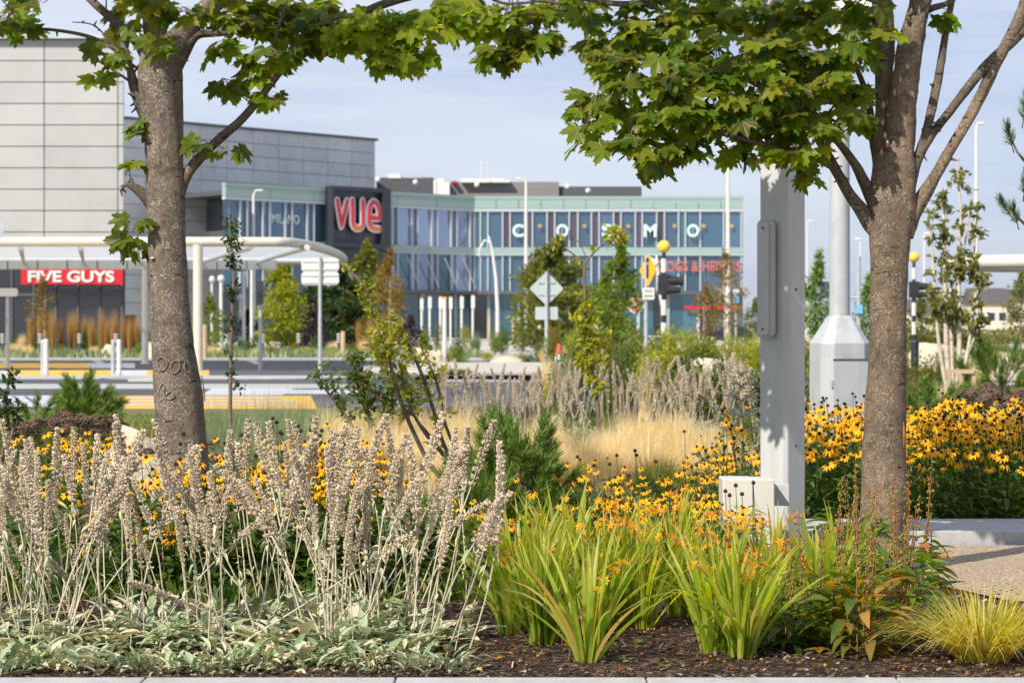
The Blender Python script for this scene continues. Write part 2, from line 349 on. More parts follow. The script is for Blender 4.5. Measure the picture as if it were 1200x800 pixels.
strip('road_marking',150,182,444.5,447.5,G['paving'],.009)
def island(name,px0,px1,py0,py1,h,m):
    a=3683/(py1-Y0); b_=3683/(py0-Y0); n=10; pts=[]
    xl,xr=wx(px0,(a+b_)/2),wx(px1,(a+b_)/2); r=(b_-a)/2; yc=(a+b_)/2; rr=min(r,2)
    for i in range(n+1): t=-math.pi/2+math.pi*i/n; pts.append((xr-rr+rr*math.cos(t),yc+r*math.sin(t)))
    for i in range(n+1): t=math.pi/2+math.pi*i/n; pts.append((xl+rr+rr*math.cos(t),yc+r*math.sin(t)))
    b=MB(); b.prism(pts,0,h); return tag(b.build(name,m,bevel=.02),kind='structure')
island('kerb_island',-120,410,441,444.5,.03,G['concrete'])
island('traffic_island',-130,432,450.6,455.6,.02,G['concrete'])
island('traffic_island',425,700,428,439,.11,G['paving'])
island('traffic_island',520,590,442,447,.05,G['whitep'])
strip('road_marking',235,330,455,463.5,G['whitep'],.010,skew=14)
strip('road_marking',330,430,457,462,G['whitep'],.0101,skew=8)
strip('road_marking',545,720,434,435.4,G['whitep'],.0125)
kerb('far_kerb',-70,70,95,1.0,.11,2.0)
sheet('far_pavement',-70,80,96,103,.06,G['paving'])
sheet('far_bed',-48,-1,101.5,116,.09,G['turf'])
sheet('far_lawn',2,90,62,130,.012,G['turf'])
sheet('lawn',22,90,39.6,62,.012,G['turf'])
sheet('park_path',5.5,60,70,76,.02,G['paving'])
sheet('park_path',4.6,60,54,56.5,.02,G['paving'])
# ================================================================== text
def textmesh(s,size,ext=.02,off=0,space=1.0):
    c=bpy.data.curves.new('t','FONT'); c.body=s; c.size=size; c.extrude=ext; c.offset=off; c.space_character=space; c.align_x='CENTER'; c.align_y='CENTER'
    o=bpy.data.objects.new('t',c); COL.objects.link(o); dg=bpy.context.evaluated_depsgraph_get(); me=bpy.data.meshes.new_from_object(o.evaluated_get(dg))
    bpy.data.objects.remove(o); return me
def text(name,s,size,parent,loc,m,rz=0,ext=.02,off=0,sx=1,space=1.0,label=None):
    me=textmesh(s,size,ext,off,space); me.materials.clear(); me.materials.append(m)
    o=mkobj(name,me,parent); o.location=loc; o.rotation_euler=(R(90),0,rz); o.scale=(sx,1,1); return o
def fit(name,s,parent,x0,x1,z0,z1,y,m,off=0,ext=.02,space=1.0):
    me=textmesh(s,1,ext,off,space); xs=[v.co.x for v in me.vertices]; ys=[v.co.y for v in me.vertices]
    w=max(xs)-min(xs); h=max(ys)-min(ys); cx=(max(xs)+min(xs))/2; cy=(max(ys)+min(ys))/2; sx=(x1-x0)/w; sy=(z1-z0)/h
    for v in me.vertices: v.co=((v.co.x-cx)*sx,(v.co.y-cy)*sy,v.co.z)
    me.materials.clear(); me.materials.append(m); o=mkobj(name,me,parent); o.location=((x0+x1)/2,y,(z0+z1)/2); o.rotation_euler=(R(90),0,0); return o
# ================================================================== white clad building with the red shop sign
G['clad']=mat('off white cladding',(.44,.44,.425),(.41,.41,.40),.35,.45,fine=((.36,.355,.33),.5,.35),pv=.06)
G['cladgrey']=mat('grey metal cladding',(.54,.565,.57),(.49,.52,.525),.25,.4,metal=.15,fine=((.22,.25,.27),.3,1),pv=.08)
G['joint']=mat('panel joint',(.22,.225,.225),None,5,.8)
G['shopglass']=glassmat('shop glass',(.015,.02,.028),.08)
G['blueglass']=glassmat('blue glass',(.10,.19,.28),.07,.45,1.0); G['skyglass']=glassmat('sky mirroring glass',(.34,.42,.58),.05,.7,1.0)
G['paleglass']=mat('pale green glass band',(.27,.37,.345),(.25,.345,.32),.3,.25,spec=.7)
G['mull']=mat('pale metal mullion',(.46,.50,.54),(.42,.46,.5),1,.4)
def milky():
    m,nt,out=newmat('milky canopy panel'); a=N(nt,'ShaderNodeBsdfPrincipled'); a.inputs['Base Color'].default_value=(.75,.80,.84,1); a.inputs['Roughness'].default_value=.3; t=N(nt,'ShaderNodeBsdfTranslucent'); t.inputs[0].default_value=(.85,.9,.95,1); x=N(nt,'ShaderNodeBsdfTransparent'); x.inputs[0].default_value=(.8,.85,.9,1)
    m1=N(nt,'ShaderNodeMixShader'); m1.inputs[0].default_value=.5; m2=N(nt,'ShaderNodeMixShader'); m2.inputs[0].default_value=.25; L=nt.links; L.new(a.outputs[0],m1.inputs[1]); L.new(t.outputs[0],m1.inputs[2]); L.new(m1.outputs[0],m2.inputs[1]); L.new(x.outputs[0],m2.inputs[2]); L.new(m2.outputs[0],out.inputs[0]); return m
G['canopyglass']=milky()
D0=120
rt=thing('retail_building',(wx(60,D0),D0,0),'tall building clad in off-white panels above dark shop glazing, at the left edge','building')
X=lambda px:wx(px,D0)-wx(60,D0)
Zb=lambda py:wz(py,D0)
b=MB(); b.add([(X(-260),.3,Zb(303)),(X(144.2),.3,Zb(303)),(X(144.2)-5.2,28,Zb(303)),(X(-260),28,Zb(303)),(X(-260),.3,Zb(46)),(X(144.2),.3,Zb(46)),(X(144.2)-5.2,28,Zb(46)),(X(-260),28,Zb(46))],[(0,1,5,4),(1,2,6,5),(2,3,7,6),(3,0,4,7),(4,5,6,7),(3,2,1,0)])
b.build('wall',G['joint'],rt)
b=MB(); rows=[46+25.1*i for i in range(10)]; cols=[-254,-152,-50,51.2,137.6,144.6]
for i in range(len(rows)):
    y0,y1=rows[i],min(rows[i]+25.1,284)
    for j in range(len(cols)-1):
        if y1-y0<4: continue
        b.box(((X(cols[j])+X(cols[j+1]))/2,.22,(Zb(y0)+Zb(y1))/2),(X(cols[j+1])-X(cols[j])-.045,.18,Zb(y0)-Zb(y1)-.045),rnd=U(0,1))
b.build('cladding_panels',G['clad'],rt,bevel=.01)
MB().box(((X(-260)+X(145))/2,.1,Zb(45)+.05),(X(145)-X(-260),.7,.16)).build('parapet_cap',G['cladgrey'],rt)
b=MB(); b.box(((X(-260)+X(143))/2,.9,(Zb(303))/2+.05),(X(143)-X(-260),.1,Zb(303))); b.build('shop_glazing',G['shopglass'],rt)
b=MB()
for px in range(-250,146,26): b.box((X(px),.8,Zb(303)/2),(.09,.14,Zb(303)))
for z in (.15,Zb(345)): b.box(((X(-260)+X(143))/2,.78,z),(X(143)-X(-260),.12,.12))
b.build('shopfront_frame',G['dark'],rt)
b=MB()
for px in (8,70,96,128): b.box((X(px),3.2,U(1,1.6)),(1.6,.6,U(1.2,2.2)))
b.build('shop_interior',mat('dim interior',(.14,.10,.08),(.05,.05,.06),.7),rt)
sg=thing('shop_sign',(wx(85.5,D0),D0-.15,wz(324,D0)),'red rectangular shop sign with heavy white capitals above the dark shopfront','sign')
G['signred']=mat('sign red',(.62,.012,.025),(.55,.01,.02),2,.4)
MB().box((0,0,0),(wx(145,D0)-wx(26,D0),.2,wz(315,D0)-wz(334,D0))).build('board',G['signred'],sg,bevel=.02)
fit('lettering','FIVE GUYS',sg,wx(34,D0)-wx(85.5,D0),wx(135,D0)-wx(85.5,D0),-.29,.29,-.13,G['white'],off=.035,ext=.03)
# ================================================================== grey clad auditorium box
au=thing('auditorium_block',(-24,246,0),'large windowless grey metal-clad block rising behind the glazed wing','building')
pa=np.array([-42.,222.6]); pb=np.array([wx(438,255.6),255.6]); 
def wallpanels(b,p,q,z0,z1,nu,nv,gap=.05,th=.25,mat_=0,proud=.2):
    d=(q-p); L_=np.linalg.norm(d); d/=L_; nrm=np.array([d[1],-d[0]]); ang=math.atan2(d[1],d[0])
    for i in range(nu):
        for j in range(nv):
            c=p+d*(L_*(i+.5)/nu)+nrm*proud*.5
            b.box((c[0],c[1],z0+(z1-z0)*(j+.5)/nv),(L_/nu-gap,proud,(z1-z0)/nv-gap),rot=ang,mat=mat_,rnd=U(0,1))
base=np.array([-24.,246.])
zt=wz(165,255.6)
b=MB(); q2=pb+np.array([-22,25.]); q3=pa+np.array([-22,25.])
b.prism([tuple(pa-base),tuple(pb-base),tuple(q2-base),tuple(q3-base)],0,zt-.2); b.build('wall',G['joint'],au)
b=MB(); wallpanels(b,pa-base,pb-base,1,zt,12,15); b.build('cladding_panels',G['cladgrey'],au,bevel=.01)
b=MB(); d=(pb-pa); ang=math.atan2(d[1],d[0]); c=(pa+pb)/2-base
b.box((c[0],c[1],zt+.1),(np.linalg.norm(d)+.6,.8,.25),rot=ang); b.build('parapet_cap',G['dark'],au)
# ================================================================== glass fronted centre with wing
DM=250.
gb=thing('glass_building',(10,DM,0),'long three-storey glass-fronted centre with pale green bands behind the trees','building')
gl=lambda x,y,z=0:(x-10,y-DM,z)
wA=np.array([wx(262,226),226.]); wB=np.array([wx(555,DM),DM]); mA=wB.copy(); mB=np.array([wx(871,DM),DM])
Zt=wz(230,DM); Zg=[wz(398.5,DM),wz(344,DM),wz(341,DM),wz(298,DM),wz(290,DM),wz(248,DM),wz(245,DM),Zt]
poly=[tuple(wA+(0,.5)-(10,DM)),tuple(wB+(0,.6)-(10,DM)),tuple(mB+(-.1,.6)-(10,DM)),tuple(mB+(-2.2,24)-(10,DM)),tuple(wA+(-16,24)-(10,DM))]
b=MB(); b.prism([(x,y+6) for x,y in poly],0,Zt-1.2); b.build('core',mat('dim core',(.05,.06,.07),(.10,.11,.12),.3),gb)
b=MB(); b.prism(poly,Zt-1.1,Zt-.7); b.build('roof',G['dark'],gb)
def run(p,q,s0,s1,z0,z1,th,m,name,off=0.,lst=None):
    d=q-p; L_=np.linalg.norm(d); d=d/L_; nrm=np.array([d[1],-d[0]]); c=p+d*L_*(s0+s1)/2+nrm*off-np.array([10,DM])
    b=MB(); b.box((0,0,0),(L_*(s1-s0),th,z1-z0))
    o=b.build(name,m,gb); o.location=(c[0],c[1],(z0+z1)/2); o.rotation_euler=(0,0,math.atan2(d[1],d[0])); return o
for p,q in ((wA,wB),(mA,mB)):
    nb=6 if p is wA else 12
    for k in range(nb):
        run(p,q,k/nb+.001,(k+1)/nb-.001,Zg[6],Zg[7]-.35,.5,G['paleglass'],'parapet_panel')
    run(p,q,0,1,Zg[7]-.33,Zg[7]-.02,.55,G['paleglass'],'parapet_rail',.02)
    run(p,q,0,1,Zg[5],Zg[6]-.02,.46,G['mull'],'window_head')
    run(p,q,0,1,Zg[3],Zg[4],.5,G['paleglass'],'spandrel_band',.03)
    run(p,q,0,1,Zg[3]-.12,Zg[3]-.01,.56,G['mull'],'window_head',.05)
    run(p,q,0,1,Zg[1]-.1,Zg[2],1.5,G['dark'],'soffit_edge',.3)
mainm=[555,563,571.7,589,597.6,615,624,641,650,667,677,693,702,719,727.5,744.5,752.5,769.5,778.5,795,803,820.5,848,868.5,871]
def ext(zr):
    res=[]
    for s in range(len(mainm)-1):
        res.append(((mainm[s]-555)/(871-555),(mainm[s+1]-555)/(871-555)))
    return res
G['pinkglass']=glassmat('reddish blind glass',(.09,.07,.11),.08,.2,.9)
G['tealglass']=glassmat('teal glass',(.07,.18,.24),.07,.3,1)
winmesh={}
def window(p,q,s0,s1,z0,z1,m):
    o=run(p,q,s0+.0008,s1-.0008,z0,z1,.06,m,'window',-.12)
    w=(np.linalg.norm(q-p))*(s1-s0); b=MB(); hh=(z1-z0)
    b.box((w/2,-.12,0),(.13 if w>.5 else .08,.34,hh)); b.build('mullion',G['mull'],o)
for (z0,z1) in ((Zg[4]+.01,Zg[5]-.01),(Zg[2]+.02,Zg[3]-.14)):
    for k,(s0,s1) in enumerate(ext(0)):
        wpx=(s1-s0)*316
        m=G['blueglass'] if wpx>12 or z0<6 else (G['pinkglass'] if k in (3,5,7,9,11,13,15,17) else G['tealglass'])
        if wpx<3: m=G['paleglass']
        window(mA,mB,s0,s1,z0,z1,m)
    sp=0; k=0
    while sp<.995:
        w=.058 if k%2==0 else .026
        e=min(sp+w,1)
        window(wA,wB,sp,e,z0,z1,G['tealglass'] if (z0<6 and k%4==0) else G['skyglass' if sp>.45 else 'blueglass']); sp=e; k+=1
# ground floor
for p,q,n in ((wA,wB,14),(mA,mB,18)):
    for k in range(n): 
        o=run(p,q,k/n,(k+1)/n,.1,Zg[1]-.12,.06,G['shopglass'] if k%3==0 else G['tealglass'],'shop_window',-.5)
        if k%2: continue
        w=np.linalg.norm(q-p)/n; MB().box((w/2,-.1,0),(.3,.3,Zg[1]-.2)).build('column',G['mull'] if k%4 else G['paleglass'],o)
b=MB()                                                       # diagonal braces behind the lower glazing, wing side
for s in (.62,.70,.78,.86,.94):
    p0=wA+(wB-wA)*s+np.array([.35,-.45])-(10,DM); p1=wA+(wB-wA)*(s+.055)+np.array([.35,-.45])-(10,DM)
    b.tube([(p0[0],p0[1],Zg[3]-.5),(p1[0],p1[1],Zg[2]+.3)],.06,6)
b.build('diagonal_brace',G['mull'],gb)
run(mA,mB,.78,.995,wz(362,DM),wz(358.5,DM),.3,G['signred'],'fascia_stripe',.1)
# rooftop plant
def rbox(px0,px1,py0,py1,D,dp,m,name,par=gb):
    x0,x1=wx(px0,D),wx(px1,D); z0,z1=wz(py1,D),wz(py0,D); b=MB(); b.box((0,0,0),(x1-x0,dp,z1-z0)); o=b.build(name,m,par,bevel=.03)
    o.location=((x0+x1)/2-10,D+dp/2-DM,(z0+z1)/2); return o
G['louvre']=mat('grey brown louvre',(.22,.21,.20),(.18,.17,.165),.3,.6,.6,12,stretch=(.05,.05,3))
rbox(441,508,208,232,262,8,G['dark'],'plant_screen'); 
p0=np.array([wx(527,258),258.]); b=MB()
rbox(527,655,213,232,257,12,G['louvre'],'plant_screen')
o=rbox(655,752,218.5,232,257.6,10,G['dark'],'plant_screen')
for a in ((455,470,204,209),(476,495,205,209),(512,521,209.5,232),(521,527,214,232),(508,511.5,211,232),(540,575,209.5,214),(576,590,209,214),(590,598,211,214)): rbox(*a,256,2.5,G['white'] if a[0]!=476 else G['galv'],'rooftop_unit')
rbox(529,535,212,215,256,2,G['signred'],'rooftop_unit')
b=MB(); b.tube([(0,0,0),(0,0,2)],.05,6); b.tube([(.7,0,0),(.7,0,1.9)],.03,6); b.tube([(0,0,1.8),(.7,0,1.8)],.03,6)
o=b.build('aerial',G['white'],gb); o.location=(wx(564,256)-10,6,wz(211,256))
for px,py in ((443,211),(487,214),(559,217),(665,219),(689,224)): 
    b=MB(); b.lathe([(.0,-.3),(.2,-.24),(.3,0),(.2,.24),(0,.3)],n=14); o=b.build('dish',G['white'],gb,smooth=True); o.location=(wx(px,255)-10,4.6,wz(py,255))
# letters C O S M O on the upper glazing
G['lettermint']=mat('mint white letter',(.60,.78,.76),None,4,.4)
for ch,px,w in (('C',607,13),('O',658.7,14),('S',711,12),('M',761.5,15),('O',811.6,14)):
    t=thing('facade_letter',(wx(px,DM),DM-.55,wz(270.5,DM)),'pale capital %s on the upper storey glass%s'%(ch,'' if ch!='O' else (', second from the left' if px<700 else ', last on the right')),'sign letter')
    fit('letter_shape',ch,t,-w/2/F*DM,w/2/F*DM,-.66,.66,0,G['lettermint'],off=.03,ext=.05)
    b=MB(); b.box((0,.1,0),(.06,.2,.9)); b.build('fixing',G['mull'],t)
G['starlamp']=mat('brass star',(.55,.33,.10),None,4,.4)
for i,px in enumerate((632.5,684.6,736,790,824,857)):
    b=MB(); pts=[]; 
    for k in range(16): a=k*math.pi/8; r=.27 if k%2==0 else .13; pts.append((r*math.cos(a),r*math.sin(a)))
    b.prism(pts,0,.06); o=b.build('star_decoration',G['starlamp'],None); o.rotation_euler=(R(90),0,0); o.location=(wx(px,DM),DM-.3,wz(265,DM))
    tag(o,'small brass star decoration inside the upper glazing between the pale capitals','decoration','brass stars in the upper windows')
# red lettering on lower glass
G['reddull']=mat('dull red letter',(.50,.13,.11),None,4,.5)
t=thing('window_sign',(wx(818,DM),DM-.4,wz(312,DM)),'red capitals spread across the lower glazing at the right end of the centre','sign')
fit('lettering','DOGS & HEIFERS',t,-wx(600+48,DM),wx(600+50,DM),-.55,.55,0,G['reddull'],off=.02,ext=.02)
t=thing('window_sign',(wx(331,232),wA[1]+8.5,wz(257,232)),'faint white capitals on the wing glazing left of the dark cinema sign','sign')
o=fit('lettering','MILANO',t,-1.7,1.7,-.45,.45,0,mat('faint white letter',(.45,.52,.58)),off=.0,ext=.02)
dv=wB-wA; wang=math.atan2(dv[1],dv[0])
s_=(lambda px:( (px-600)/F*wA[1]-wA[0])/(dv[0]-(px-600)/F*dv[1]))
pp=wA+dv*s_(331); t.location=(pp[0]+.35,pp[1]-.35,wz(257,pp[1])); t.rotation_euler=(0,0,wang)
# cinema sign: dark frame with rounded strokes
s0=s_(413.5); pc=wA+dv*s0; dd=dv/np.linalg.norm(dv); nn=np.array([dd[1],-dd[0]]); Dc=pc[1]
vs=thing('cinema_sign',(pc[0]+nn[0]*.8,pc[1]+nn[1]*.8,wz(255,Dc)),'big dark framed cinema sign with glossy red outlined letters','sign',rz=wang)
k=Dc/F/ (dd[0])                                                # metres along the wing per photo pixel
hw=36*k*.90; z1=(255-220)/F*Dc; z0=-(291-255)/F*Dc
G['framedk']=mat('charcoal frame',(.035,.04,.055),None,3,.4); G['signback']=mat('sign back panel',(.05,.06,.09),(.02,.02,.03),.6,.3)
b=MB(); b.box((0,0,z1-.22),(2*hw,1.0,.44)); b.box((-hw+.15,0,(z0+z1)/2),(.3,1.0,z1-z0-.9)); b.box((hw-.55,0,(z0+z1)/2),(1.1,1.0,z1-z0-.9)); b.box((0,0,z0+.22),(2*hw,1.0,.44))
b.build('frame',G['framedk'],vs,bevel=.02)
MB().box((-.1,.3,0),(2*hw-.2,.3,z1-z0-.3)).build('back_panel',G['signback'],vs)
MB().box((0,.3,z0-1.2),(2*hw,.6,2.3)).build('lower_panel',G['framedk'],vs)
def gradmat():
    m,nt,out=newmat('red to orange acrylic'); p=N(nt,'ShaderNodeBsdfPrincipled'); p.inputs['Roughness'].default_value=.3; L=nt.links
    s=N(nt,'ShaderNodeSeparateXYZ'); L.new(N(nt,'ShaderNodeTexCoord').outputs['Object'],s.inputs[0])
    c=mixc(nt,ramp(nt,s.outputs['Z'],-1.5,-.5),(.85,.28,.05),(.62,.025,.05)); L.new(c,p.inputs['Base Color']); L.new(p.outputs[0],out.inputs[0]); return m
G['grad']=gradmat()
def ribbon(b,path,w,y,th):
    for q in path:
        for i in range(len(q)-1):
            b.tube([(q[i][0],y,q[i][1]),(q[i+1][0],y,q[i+1][1])],w,12,flat=1)
        for c in q: b.lathe([(0,-w),(w*.7,-w*.7),(w,0),(w*.7,w*.7),(0,w)],(c[0],y,c[1]),12)
u=k
def L2(pts): return [((x-416)*u*.88,-(y-255)/F*Dc) for x,y in pts]
arc=lambda cx,cy,rx,ry,a0,a1,n=12:[(cx+rx*math.cos(R(a0+(a1-a0)*i/n)),cy-ry*math.sin(R(a0+(a1-a0)*i/n))) for i in range(n+1)]
Lt={'v':[L2([(388,237),(393,266),(400,237)])],'u':[L2([(406.5,236)]+arc(413,261,6.5,7,180,360)+[(419.5,236)])],
    'e':[L2([(428,255),(439.5,255)]+arc(433.5,249,6.3,12.5,-20,180)+arc(434,260,7,7.5,180,270)+[(440,268)])]}
for ch,pth in Lt.items():
    b=MB(); ribbon(b,pth,.42,-.7,.1); lo=b.build('letter',G['white'],vs,smooth=True); lo.scale=(1,.28,1)
    b=MB(); ribbon(b,pth,.25,-1.0,.1); b.build('letter_face',G['grad'],lo,smooth=True)
# ================================================================== canopies
def canopy(name,label,outline,z,posts,beamy=None,zb=None,ribs=(),tube_r=.14):
    t=thing(name,(outline[0][0],outline[0][1],0),label,'canopy'); ox,oy=outline[0][:2]
    n=len(outline); b=MB(); b.tube([(x-ox,y-oy,z) for x,y in outline],tube_r,14); b.build('rim_tube',G['cream'],t,smooth=True)
    b=MB(); b.add([(x-ox,y-oy,z+.02) for x,y in outline],[tuple(range(len(outline)))]); b.build('roof_panel',G['canopyglass'],t)
    for (x0,y0,x1,y1) in ribs:
        b=MB(); b.tube([(x0-ox,y0-oy,z-.08),(x1-ox,y1-oy,z-.12)],[.05,.09],8); b.build('rib',G['white'],t)
    if beamy:
        for (xa,xb) in beamy[2]:
            MB().box(((xa+xb)/2-ox,beamy[0]-oy,beamy[1]),(xb-xa-.05,.35,.37)).build('beam',G['steel'],t,bevel=.01)
    for (x,y,r,zt_) in posts:
        b=MB(); b.lathe([(r*1.6,0),(r*1.6,.03),(r,.04),(r,zt_)],(x-ox,y-oy,0),16); b.build('post',G['cream'],t,smooth=False)
    return t
zc=3.8; dn=(Y0-283.5)/F; Dn=(zc-H)/dn; Df=(zc-H)/((Y0-306.5)/F)
xr=wx(322,Dn); out=[(-40,Dn+1.2),(-33,Dn+.35),(xr-3,Dn-.2),(xr,Dn)]
yc=(Dn+Df)/2; ry=(Df-Dn)/2; xe=wx(386,Dn+8)-xr
for i in range(1,24): a=-math.pi/2+math.pi*i/24; out.append((xr+xe*abs(math.cos(a))**.72,yc+ry*math.sin(a)*1.0))
out+=[(xr-2,Df),(-40,Df)]
Db=Df-1.2
canopy('walkway_canopy','long flat cream-rimmed walkway canopy with milky roof panels in front of the white building',out,zc,
   [(wx(232,70),70,.14,zc-.1),(wx(170,87),87,.12,zc-.1),(wx(-40,72),72,.17,zc-.1),],
   beamy=(Db,3.66,[(wx(-60+i*35,Db),wx(-60+(i+1)*35,Db)) for i in range(11)]),
   ribs=[(wx(px,Db),Db,wx(px+(-4 if px<200 else 60)*1.0,Dn+1.0),Dn+1.0) for px in (-60,28,98,164,235,300)])
x0=wx(1118,62); o2=[(x0+14,59.5),(x0+3,59.7)]
for i in range(15): a=-math.pi/2-math.pi*i/14; o2.append((x0+2.2+2.2*math.cos(a),62.2+2.4*math.sin(a)))
o2+=[(x0+6,65.5),(x0+14,66.5)]
canopy('walkway_canopy','cream-rimmed canopy entering from the right edge above the distant houses',o2,2.95,[(x0+9,62.5,.15,2.9)],ribs=[(x0+3.5,64.2,x0+3,60.4),(x0+6,65,x0+6,60)],tube_r=.17)
# ================================================================== poles, lamps, signs
def pole(name,label,cat,px,D,ytop,r,group=None,m='galv',ybase=None,r2=None,extra=None,head=None,loc_z=0):
    t=thing(name,(wx(px,D),D,0),label,cat,group); z=wz(ytop,D)
    b=MB(); b.lathe([(r*1.7,0),(r*1.7,.04),(r,.05),(r,z*.25),(r2 or r*.8,z)],n=14); b.build('pole',G[m],t,smooth=False); return t,z
def lamp(px,D,ytop,r,label,side=-1,arm=.6,m='white',group=None):
    t,z=pole('street_lamp',label,'lamp post',px,D,ytop,r,group,m,r2=r*.62)
    b=MB(); b.tube([(0,0,z-.05),(side*arm*.5,0,z+.18),(side*arm,0,z+.22)],.05,8); b.build('arm',G[m],t)
    b=MB(); b.box((side*(arm+.12),0,z+.22),(.4,.25,.1)); b.build('lamp_head',G['white'],t,bevel=.03); return t,z
lamp(616.5,160,213,.125,'tall white street lamp left of the blank diamond sign',-1,.35)
t,z=lamp(853,150,172,.15,'tallest white street lamp right of the amber beacon, top lost in leaves',1,.5)
lamp(1144,120,150,.11,'tall white lamp post seen through the right birch',1,.1)
lamp(1083,140,278,.06,'slim pale lamp post just right of the right maple trunk',1,.05)
lamp(297,130,228,.11,'white post with a collar ring standing over the left canopy end',1,.2)
lamp(946,190,262,.06,'faint slim lamp post between square column and round column',1,.05)
lamp(1008,150,284,.06,'slim pale lamp post left of the right maple trunk',-1,.05)
# curved lamp
t=thing('street_lamp',(wx(583,150),150,0),'leaning curved white lamp post in front of the glass corner','lamp post')
b=MB(); b.tube([(0,0,0),(0,0,2.5),(-.1,0,4.4),(-.32,0,6.1),(-.55,0,7.0)],[.13,.12,.1,.08,.06],12); b.build('pole',G['white'],t,smooth=True)
b=MB(); b.tube([(-.5,0,6.6),(-.8,0,6.75),(-1.1,0,6.2),(-1.15,0,5.7)],[.05,.05,.06,.03],8); b.build('lamp_head',G['white'],t,smooth=True)
t=thing('street_lamp',(wx(777,110),110,0),'leaning white floodlight mast close behind the amber beacon','lamp post')
b=MB(); b.tube([(0,0,0),(-.05,0,2),(-.3,0,4.6)],[.09,.08,.05],10); b.build('pole',G['white'],t,smooth=True)
b=MB(); b.box((-.5,0,4.35),(.55,.2,.25),M=Matrix.Rotation(R(25),3,'Y')); b.build('lamp_head',G['white'],t,bevel=.02)
# banner-height light columns in front of the centre
for px,D,yt in ((494,200,349),(503.5,195,347),(516,190,347),(528,196,347.5),(541,186,346.5),(554,180,345.5)):
    t=thing('light_column',(wx(px,D),D,0),'white light column with a yellow-tipped head in the row before the glass entrance','light column','light columns before the entrance')
    z=wz(yt,D); b=MB(); b.tube([(0,0,0),(0,0,z-.9)],.085,10); b.build('pole',G['white'],t)
    b=MB(); b.box((.02,0,z-.55),(.28,.25,.9)); b.build('lamp_head',G['white'],t,bevel=.03); b=MB(); b.box((.0,0,z-.04),(.24,.2,.06)); b.build('cap',G['amber'],t)
t,z=pole('light_column','white bare post with a yellow tip standing nearest among the light columns','post',521,84,350,.085,m='white'); MB().box((0,0,z+.03),(.14,.14,.06)).build('cap',G['amber'],t)
for px,D,yt,lb in ((248,125,331,'shorter slim white post, left of a pair under the canopy end'),(259,122,330,'slim white post just left of the thin sapling stem'),(285.5,128,325,'white ball-topped post right of the thin sapling'),(295,110,314,'thick white post rising to the canopy end'),(281,140,352,'shortest white post behind the thin sapling')):
    t,z=pole('light_column',lb,'post',px,D,yt,.10 if px!=295 else .085,m='white')
    b=MB(); b.lathe([(0,0),(.16,.08),(.19,.22),(.12,.36),(0,.4)],(0,0,z-.05),12); b.build('cap',G['white'],t,smooth=True)
t,z=pole('signpost','thin galvanised post with small dark signal below the canopy end','post',305,72,329,.055); MB().box((0,-.1,z-.35),(.2,.12,.7)).build('signal_box',G['dark'],t,bevel=.01)
def panel(b,w,h,c,th=.02,r=.06,rot=0,mat=0):
    pts=[]
    for sx,sz,a0 in ((1,1,0),(-1,1,90),(-1,-1,180),(1,-1,270)):
        for i in range(5): a=R(a0+i*22.5); pts.append((sx*(w/2-r)+r*math.cos(a),sz*(h/2-r)+r*math.sin(a)))
    V=[]; ca,sa=math.cos(rot),math.sin(rot)
    for y in (-th/2,th/2):
        for x,z in pts: V.append((c[0]+x*ca-z*sa,c[1]+y,c[2]+x*sa+z*ca))
    n=len(pts); b.add(V,[tuple(range(n))[::-1][::-1],tuple(range(n,2*n))[::-1]]+[(i,n+i,n+(i+1)%n,(i+1)%n) for i in range(n)],mat); return b
# two white panels seen from behind
t,z=pole('road_sign','pair of blank white sign panels seen from behind on a grey post','road sign',375,70,301,.055)
s=70/F
for y0,y1 in ((303,318.4),(318.8,334)): panel(MB(),44*s,(y1-y0)*s,(0,.08,wz((y0+y1)/2,70)),.03,.09).build('sign_panel',G['white'],t)
b=MB()
for y in (306,315,322.5,331): b.box((0,.05,wz(y,70)),(42*s,.03,.045))
b.build('mounting_rail',G['white'],t)
# diamond sign from behind
t,z=pole('road_sign','blank grey diamond sign seen from behind with a small plate beneath it','road sign',640.5,72,318,.058)
s=72/F; pgm=mat('grey sign back',(.42,.48,.47),(.38,.44,.43),2,.5)
panel(MB(),28.5*s,28.5*s,(0,.08,wz(338,72)),.03,.05,R(45)).build('sign_face',pgm,t)
panel(MB(),26.5*s,15*s,(0,.08,wz(367,72)),.03,.03).build('plate',pgm,t)
b=MB(); b.box((0,.05,wz(331,72)),(20*s,.03,.05)); b.box((0,.05,wz(345,72)),(20*s,.03,.05)); b.build('mounting_rail',G['galv'],t)
b=MB(); b.box((wx(600-8.5,72),.06,wz(383,72)/1),(.09,.05,.1)); b.build('clamp',G['galv'],t)
# orange diamond warning sign, turned
t,z=pole('road_sign','orange diamond warning sign with dark symbol above a white plate','road sign',757,73,298,.06)
s=73/F; o=panel(MB(),27*s,27*s,(0,0,0),.03,.05,R(45)).build('sign_face',G['amber'],t); o.location=(2.4*s,-.1,wz(317,73)); o.rotation_euler=(0,0,R(-62))
o2=MB().box((0,0,0),(.12,.02,.42)).box((0,0,.33),(.16,.02,.14)).build('symbol',G['black'],o); o2.location=(0,-.02,-.02)
o=panel(MB(),14*s,14*s,(0,0,0),.03,.03).build('plate',G['white'],t); o.location=(2.6*s,-.09,wz(344,73))
o2=MB().box((0,0,.08),(.24,.01,.05)).box((0,0,-.07),(.26,.01,.05)).build('writing',G['greyband'],o); o2.location=(0,-.02,0)
